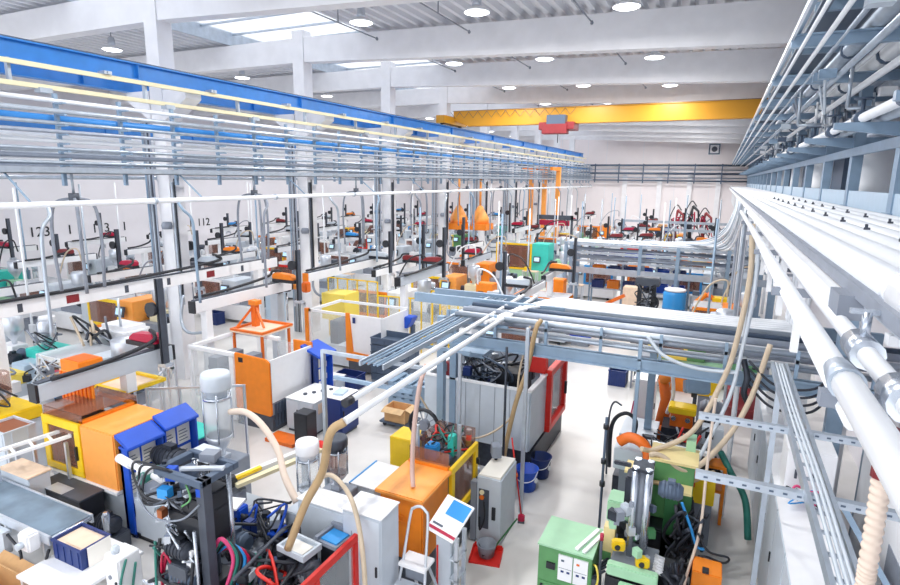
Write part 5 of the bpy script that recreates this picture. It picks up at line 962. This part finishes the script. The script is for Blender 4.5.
# crowd between the first column and the near robot beam
t = thing('assembly_machine','white rounded machine head above the long crimson robot beam','machine',(-14.6,9.0,0)); bx(0,1.3,0,.9,0,1.4).build('base','light_grey',t,bevel=.03); bx(.05,1.25,.05,.85,1.4,2.15).build('head','white',t,bevel=.12); bx(1.0,1.1,.03,.05,1.7,1.9).build('window','dark_grey',t); MB().cyl((.9,.2,2.15),(.9,.2,2.9),.03,8).build('rod','alu',t); tangle(t,'hose',['mid_grey','black','dark_grey','beige_hose'],(.5,-.2,1.9),(.8,.3,.6),6,.03,95)
t = thing('parts_bin','orange open bin above the far end of the near robot beam','bin',(-11.85,6.6,0)); bx(0,.6,0,.5,2.0,2.3).build('body','orange',t,bevel=.01); bx(.05,.55,.05,.45,2.3,2.31).build('opening','deep_orange',t); bx(.2,.4,.15,.35,0,2.0).build('stand','mid_grey',t)
for k,(x,y,m,lab) in enumerate(((-12.9,5.6,'yellow','yellow lidded unit with a glass hopper at the edge below the long white beam'),(-15.2,6.6,'pale_yellow','pale yellow tray table at the edge beyond the long white beam'),(-16.3,8.4,'teal','teal unit beyond the long white beam'))):
    t = thing('parts_feeder',lab,'feeder',(x,y-.1,0)); bx(0,.9,0,.7,0,1.2).build('base','light_grey',t,bevel=.02); bx(-.03,.93,-.03,.73,1.2,1.45).build('lid',m,t,bevel=.02); MB().lathe([(.1,1.45),(.18,1.7),(.18,2.1),(.14,2.15)],(.3,.35,0),14).build('hopper','smoke' if k == 0 else 'alu',t); tangle(t,'hose',['mid_grey','black','dark_grey'],(.5,.2,1.7),(.4,.3,.3),5,.025,96+k)
rnd = random.Random(99)
t = thing('assembly_machine','white and silver assembly machine full of fittings below the long white beam','machine',(-13.6,6.5,0)); bx(0,1.6,0,1.0,0,1.15).build('base','white',t,bevel=.02)
for k in range(26):
    x,y,z = rnd.uniform(0,1.6),rnd.uniform(0,1.0),rnd.uniform(1.15,1.75); s = rnd.uniform(.08,.22); MB().rot_box((x,y,z),(s,s*1.1,s*1.2),rnd.uniform(0,1.5)).build('fitting',rnd.choice(['alu','steel_dark','black','light_grey','mid_grey','white','white','crimson','sky_blue']),t)
tangle(t,'hose',['mid_grey','black','light_grey','beige_hose'],(.8,.5,1.7),(.7,.4,.4),12,.02,97)
# orange swing gripper
t = thing('articulated_robot', 'orange horizontal swing arm with a black head behind the orange tray stand', 'robot', (-12.6, 13.75, 0)); bx(-.15,.15,-.15,.15,0,2.35).build('pedestal','light_grey',t); MB().cyl((0,0,2.35),(0,0,2.7),.2,14).build('joint','iron',t); MB().rot_box((.55,0,2.62),(1.3,.22,.16)).build('arm','light_orange',t,bevel=.03); bx(1.1,1.3,-.12,.12,2.48,2.8).build('wrist','deep_orange',t,bevel=.03); MB().cyl((.45,-.05,2.45),(.45,-.05,2.6),.14,12).build('lower_joint','black',t); MB().cyl((.45,-.05,1.5),(.45,-.05,2.4),.03,8).build('spindle','chrome',t)
# yellow guard fences
fence('yellow framed guard fence behind the white robot cell', -10.6, 16.6, -8.6, 16.9, .6, 1.95, 'yellow', 5)
fence('yellow framed guard fence before the columns in mid hall', -13.2, 17.2, -11.0, 17.2, .6, 2.3, 'yellow', 5)
fence('yellow guard fence beside the navy trays', -9.0, 17.6, -7.6, 17.6, .5, 2.1, 'yellow', 4)
boxthing('guard_cover','pale yellow hood beside the yellow guard fence','hood',-12.6,-11.6,16.0,16.9,1.0,1.95,'pale_yellow')
for k, (x, y, z0, z1, m, n, lab) in enumerate((
    (-9.2,22.2,.9,1.6,'orange','parts_bin','orange bin on the machine row before the smaller bridge'), (-6.5,23.6,.9,1.8,'orange','parts_bin','tall orange bin at the foot of the smaller bridge'),
    (-13.2,29.3,1.0,1.75,'orange','parts_bin','orange bin beside the fourth column'), (-13.0,28.2,.3,.95,'blue','plastic_bin','bright blue bin below the orange bin at the fourth column'),
    (-8.4,23.0,.3,.95,'navy','plastic_bin','navy bin between the two orange bins'), (-7.6,23.2,.3,.9,'navy','plastic_bin','second navy bin between the two orange bins'),
    (-4.6,20.2,.3,1.0,'blue','plastic_bin','blue bin under the smaller pipe bridge'), (-3.4,24.4,.3,1.6,'peach','plastic_bin','peach coloured box beneath the smaller pipe bridge'),
    (-5.5,53.6,.3,1.9,'navy','plastic_bin','stack of navy boxes before the end wall'), (-4.3,53.8,.3,2.0,'navy','plastic_bin','taller stack of navy boxes before the end wall'), (-4.9,54.0,.3,2.2,'cardboard','cardboard_box','brown box between the navy stacks at the end wall'))):
    t = boxthing(n, lab, 'box' if 'box' in n else 'bin', x, x+.75, y, y+.6, z0, z1, m); bx(.05,.7,.05,.55,-z0,0).build('stand','mid_grey',t); bx(.06,.69,.05,.55,z1-z0,z1-z0+.012).build('lid', m, t)
t = thing('drum','tall blue plastic drum by the aisle before the smaller bridge','drum',(-1.3,23.6,0)); bx(-.4,.4,-.4,.4,0,.5).build('stand','steel_dark',t); MB().lathe([(.4,.5),(.43,.6),(.43,1.1),(.45,1.12),(.43,1.15),(.43,1.7),(.36,1.8)],n=20).build('body','sky_blue',t); MB().lathe([(.40,1.78),(.40,1.85),(.3,1.87)],n=20).build('lid','white',t)
# ---- robots clustered at the far end
for k, (x, y, hh, m, lab) in enumerate(((-2.9,46,3.9,'maroon','dark red robot with raised arm near the end wall'),(-1.9,46.5,4.2,'black','black robot with cables near the end wall'),(-1.0,47,3.7,'maroon','slim dark red robot arm near the end wall'),(-.1,45.5,2.6,'orange','orange robot arm near the end wall'))):
    t = thing('articulated_robot', lab, 'robot', (x,y,0)); bx(-.35,.35,-.35,.35,0,1.4).build('pedestal','white',t); MB().lathe([(.28,1.4),(.28,1.7),(.2,1.8)]).build('base','dark_grey',t); MB().tube([(0,0,1.75),(-.15,0,hh*.75),(.05,0,hh)],[.15,.11,.09],10).build('lower_arm',m,t); MB().tube([(.05,0,hh),(.45,-.3,hh-.35),(.5,-.5,hh-.9)],[.11,.08,.06],10).build('upper_arm',m,t); tangle(t,'hose',['black','mid_grey','crimson'],(.1,-.2,hh*.75),(.5,.3,.8),5,.04,200+k); bx(-.3,.1,-.5,-.2,hh*.6,hh*.6+.4).build('cable_box',('mid_grey','iron','light_grey','yellow')[k],t); bx(.35,.6,-.62,-.4,hh-1.15,hh-.85).build('gripper','iron',t); MB().tube(bez([(-.2,0,1.9),(-.5,0,hh*.8),(-.1,0,hh+.35),(.3,-.2,hh)],6),.04,6).build('hose','black',t)
for k, (x, lab) in enumerate(((-14.0,'first orange crane mast near the far end'),(-12.9,'second orange crane mast near the far end'),(-11.8,'third orange crane mast near the far end'))):
    t = thing('jib_crane', lab, 'crane', (x,45,0)); bx(-.16,.16,-.16,.16,0,7.0).build('mast','light_orange',t); bx(-.3,.3,-.3,.3,0,.05).build('base_plate','deep_orange',t); bx(-.1,.1,-2.2,0,6.7,6.95).build('jib_arm','orange',t)
for k, (x,y,z,lab) in enumerate(((-13.6,30,3.5,'orange hanging hood beside the fourth column'),(-12.4,30.3,3.5,'second orange hanging hood beyond the fourth column'))):
    t = thing('extraction_hood', lab, 'hood', (x,y,z)); MB().lathe([(.55,0),(.55,.3),(.2,.9),(.12,1.0)],n=4).build('hood','light_orange',t); MB().cyl((0,0,1.0),(0,0,2.5),.07,8).build('duct','light_orange',t); MB().box(-.6,.6,-.6,.6,-.35,0).build('skirt','orange',t)  # hood and duct in paler orange: distance haze put into the colour
t = thing('safety_guard','maroon and white raised press frame at the far columns','guard',(-11.6,38.9,0)); b = MB(); b.box(0,.14,0,.14,0,3.6); b.box(2.4,2.54,0,.14,0,3.6); b.box(0,2.54,0,.14,3.3,3.6); b.build('frame','dark_grey',t); bx(.2,2.3,-.05,.15,2.9,3.25).build('cover','crimson',t)
# ---- risers beside each column, drops from the white pipe
for k in range(7):
    y = 11.45+5.93*k; t = thing('riser_pipes', 'bundle of grey riser pipes beside the %s column' % ORD[k], 'pipe', (-14.75, y-.35, 0), group='risers beside the columns')
    for i in range(5): MB().cyl((.075*i,0,0),(.075*i,0,7.4),.026,6).build('pipe', ('steel_blue','mid_grey','galv','dark_grey','grey_pipe')[i], t)
    MB().box(-.03,.36,.03,.07,4.0,4.05).build('clamp','galv',t)
    t = thing('cable_riser', 'dark cable tray running up the front of the %s column' % ORD[k], 'cable tray', (-13.86, y-.18, 2.3), group='cable trays on the columns')
    MB().box(-.06,.0,-.06,.06,0,3.5).build('tray', 'dark_grey' if k else 'galv', t); MB().tube([(.02,0,.1),(.02,0,3.6)],.02,6).build('cable','black',t)
    MB().tube(bez([(.02,0,.3),(.1,-.2,-.4),(.5,-.3,-.7),(1.2,-.2,-.6)],6),.045,6).build('hose','mid_grey' if k else 'galv',t)
    MB().lathe([(.14,0),(.16,.1),(.12,.2)],(-.25,-.12,2.2 if k == 0 else 1.6),12).build('junction_can','mid_grey',t)
for k in range(16):
    y = 6.6 + 2.9*k; s = 1 if k % 2 else -1; lab = 'bent service pipe dropping from the hung white pipe, %s along the hall' % ORD[k]
    hose('service_drop', [(-11.6,y,5.38),(-11.5,y+.05*s,5.2),(-11.45,y+.25*s,4.9),(-11.47,y+.28*s,4.0),(-11.45,y+.3*s,2.9)], .035, ('galv','steel_blue','mid_grey')[k % 3], lab, 'pipe', 'service pipes dropping to the machines')
for k in range(7):
    y = 7.6 + 5.2*k; t = thing('cable_tripod', 'three hanging grey tubes meeting at a dark hub, %s along the hall' % ORD[k], 'cable hanger', (-12.4, y, 5.5), group='cable hangers above the machines')
    for i, (dx,dy) in enumerate(((-.4,-.3),(.4,-.2),(0,.5))): MB().tube(bez([(0,0,0),(dx*.8,dy*.8,-.15),(dx,dy,-.9),(dx*.9,dy*.9,-2.0)],6),.035,6).build('tube','mid_grey',t)
    MB().cyl((0,0,-.08),(0,0,.1),.1,10).build('hub','dark_grey',t); MB().cyl((0,0,.1),(0,0,.5),.03,6).build('rod','galv',t)
# ---- black numbers on the long wall
for (s, y, z, lab) in (('123',18.3,2.65,'first'),('1',19.9,2.65,'second'),('113',21.7,2.62,'third'),('1',23.2,2.62,'fourth'),('1',28.1,2.5,'fifth'),('112',29.2,2.5,'sixth')):
    cu = bpy.data.curves.new('wall_number','FONT'); cu.body = s; cu.size = .75; cu.extrude = .01; cu.align_x = 'CENTER'; o = bpy.data.objects.new('wall_number', cu); COL.objects.link(o); me = bpy.data.meshes.new_from_object(o); bpy.data.objects.remove(o); me.materials.clear(); me.materials.append(MATS['black']); o = bpy.data.objects.new('wall_number', me); COL.objects.link(o); o.location = (-33.185, y, z); o.rotation_euler = (PI/2, 0, PI/2); tag(o, 'black number %s painted on the long pale wall, %s along it' % (s, lab), 'number')
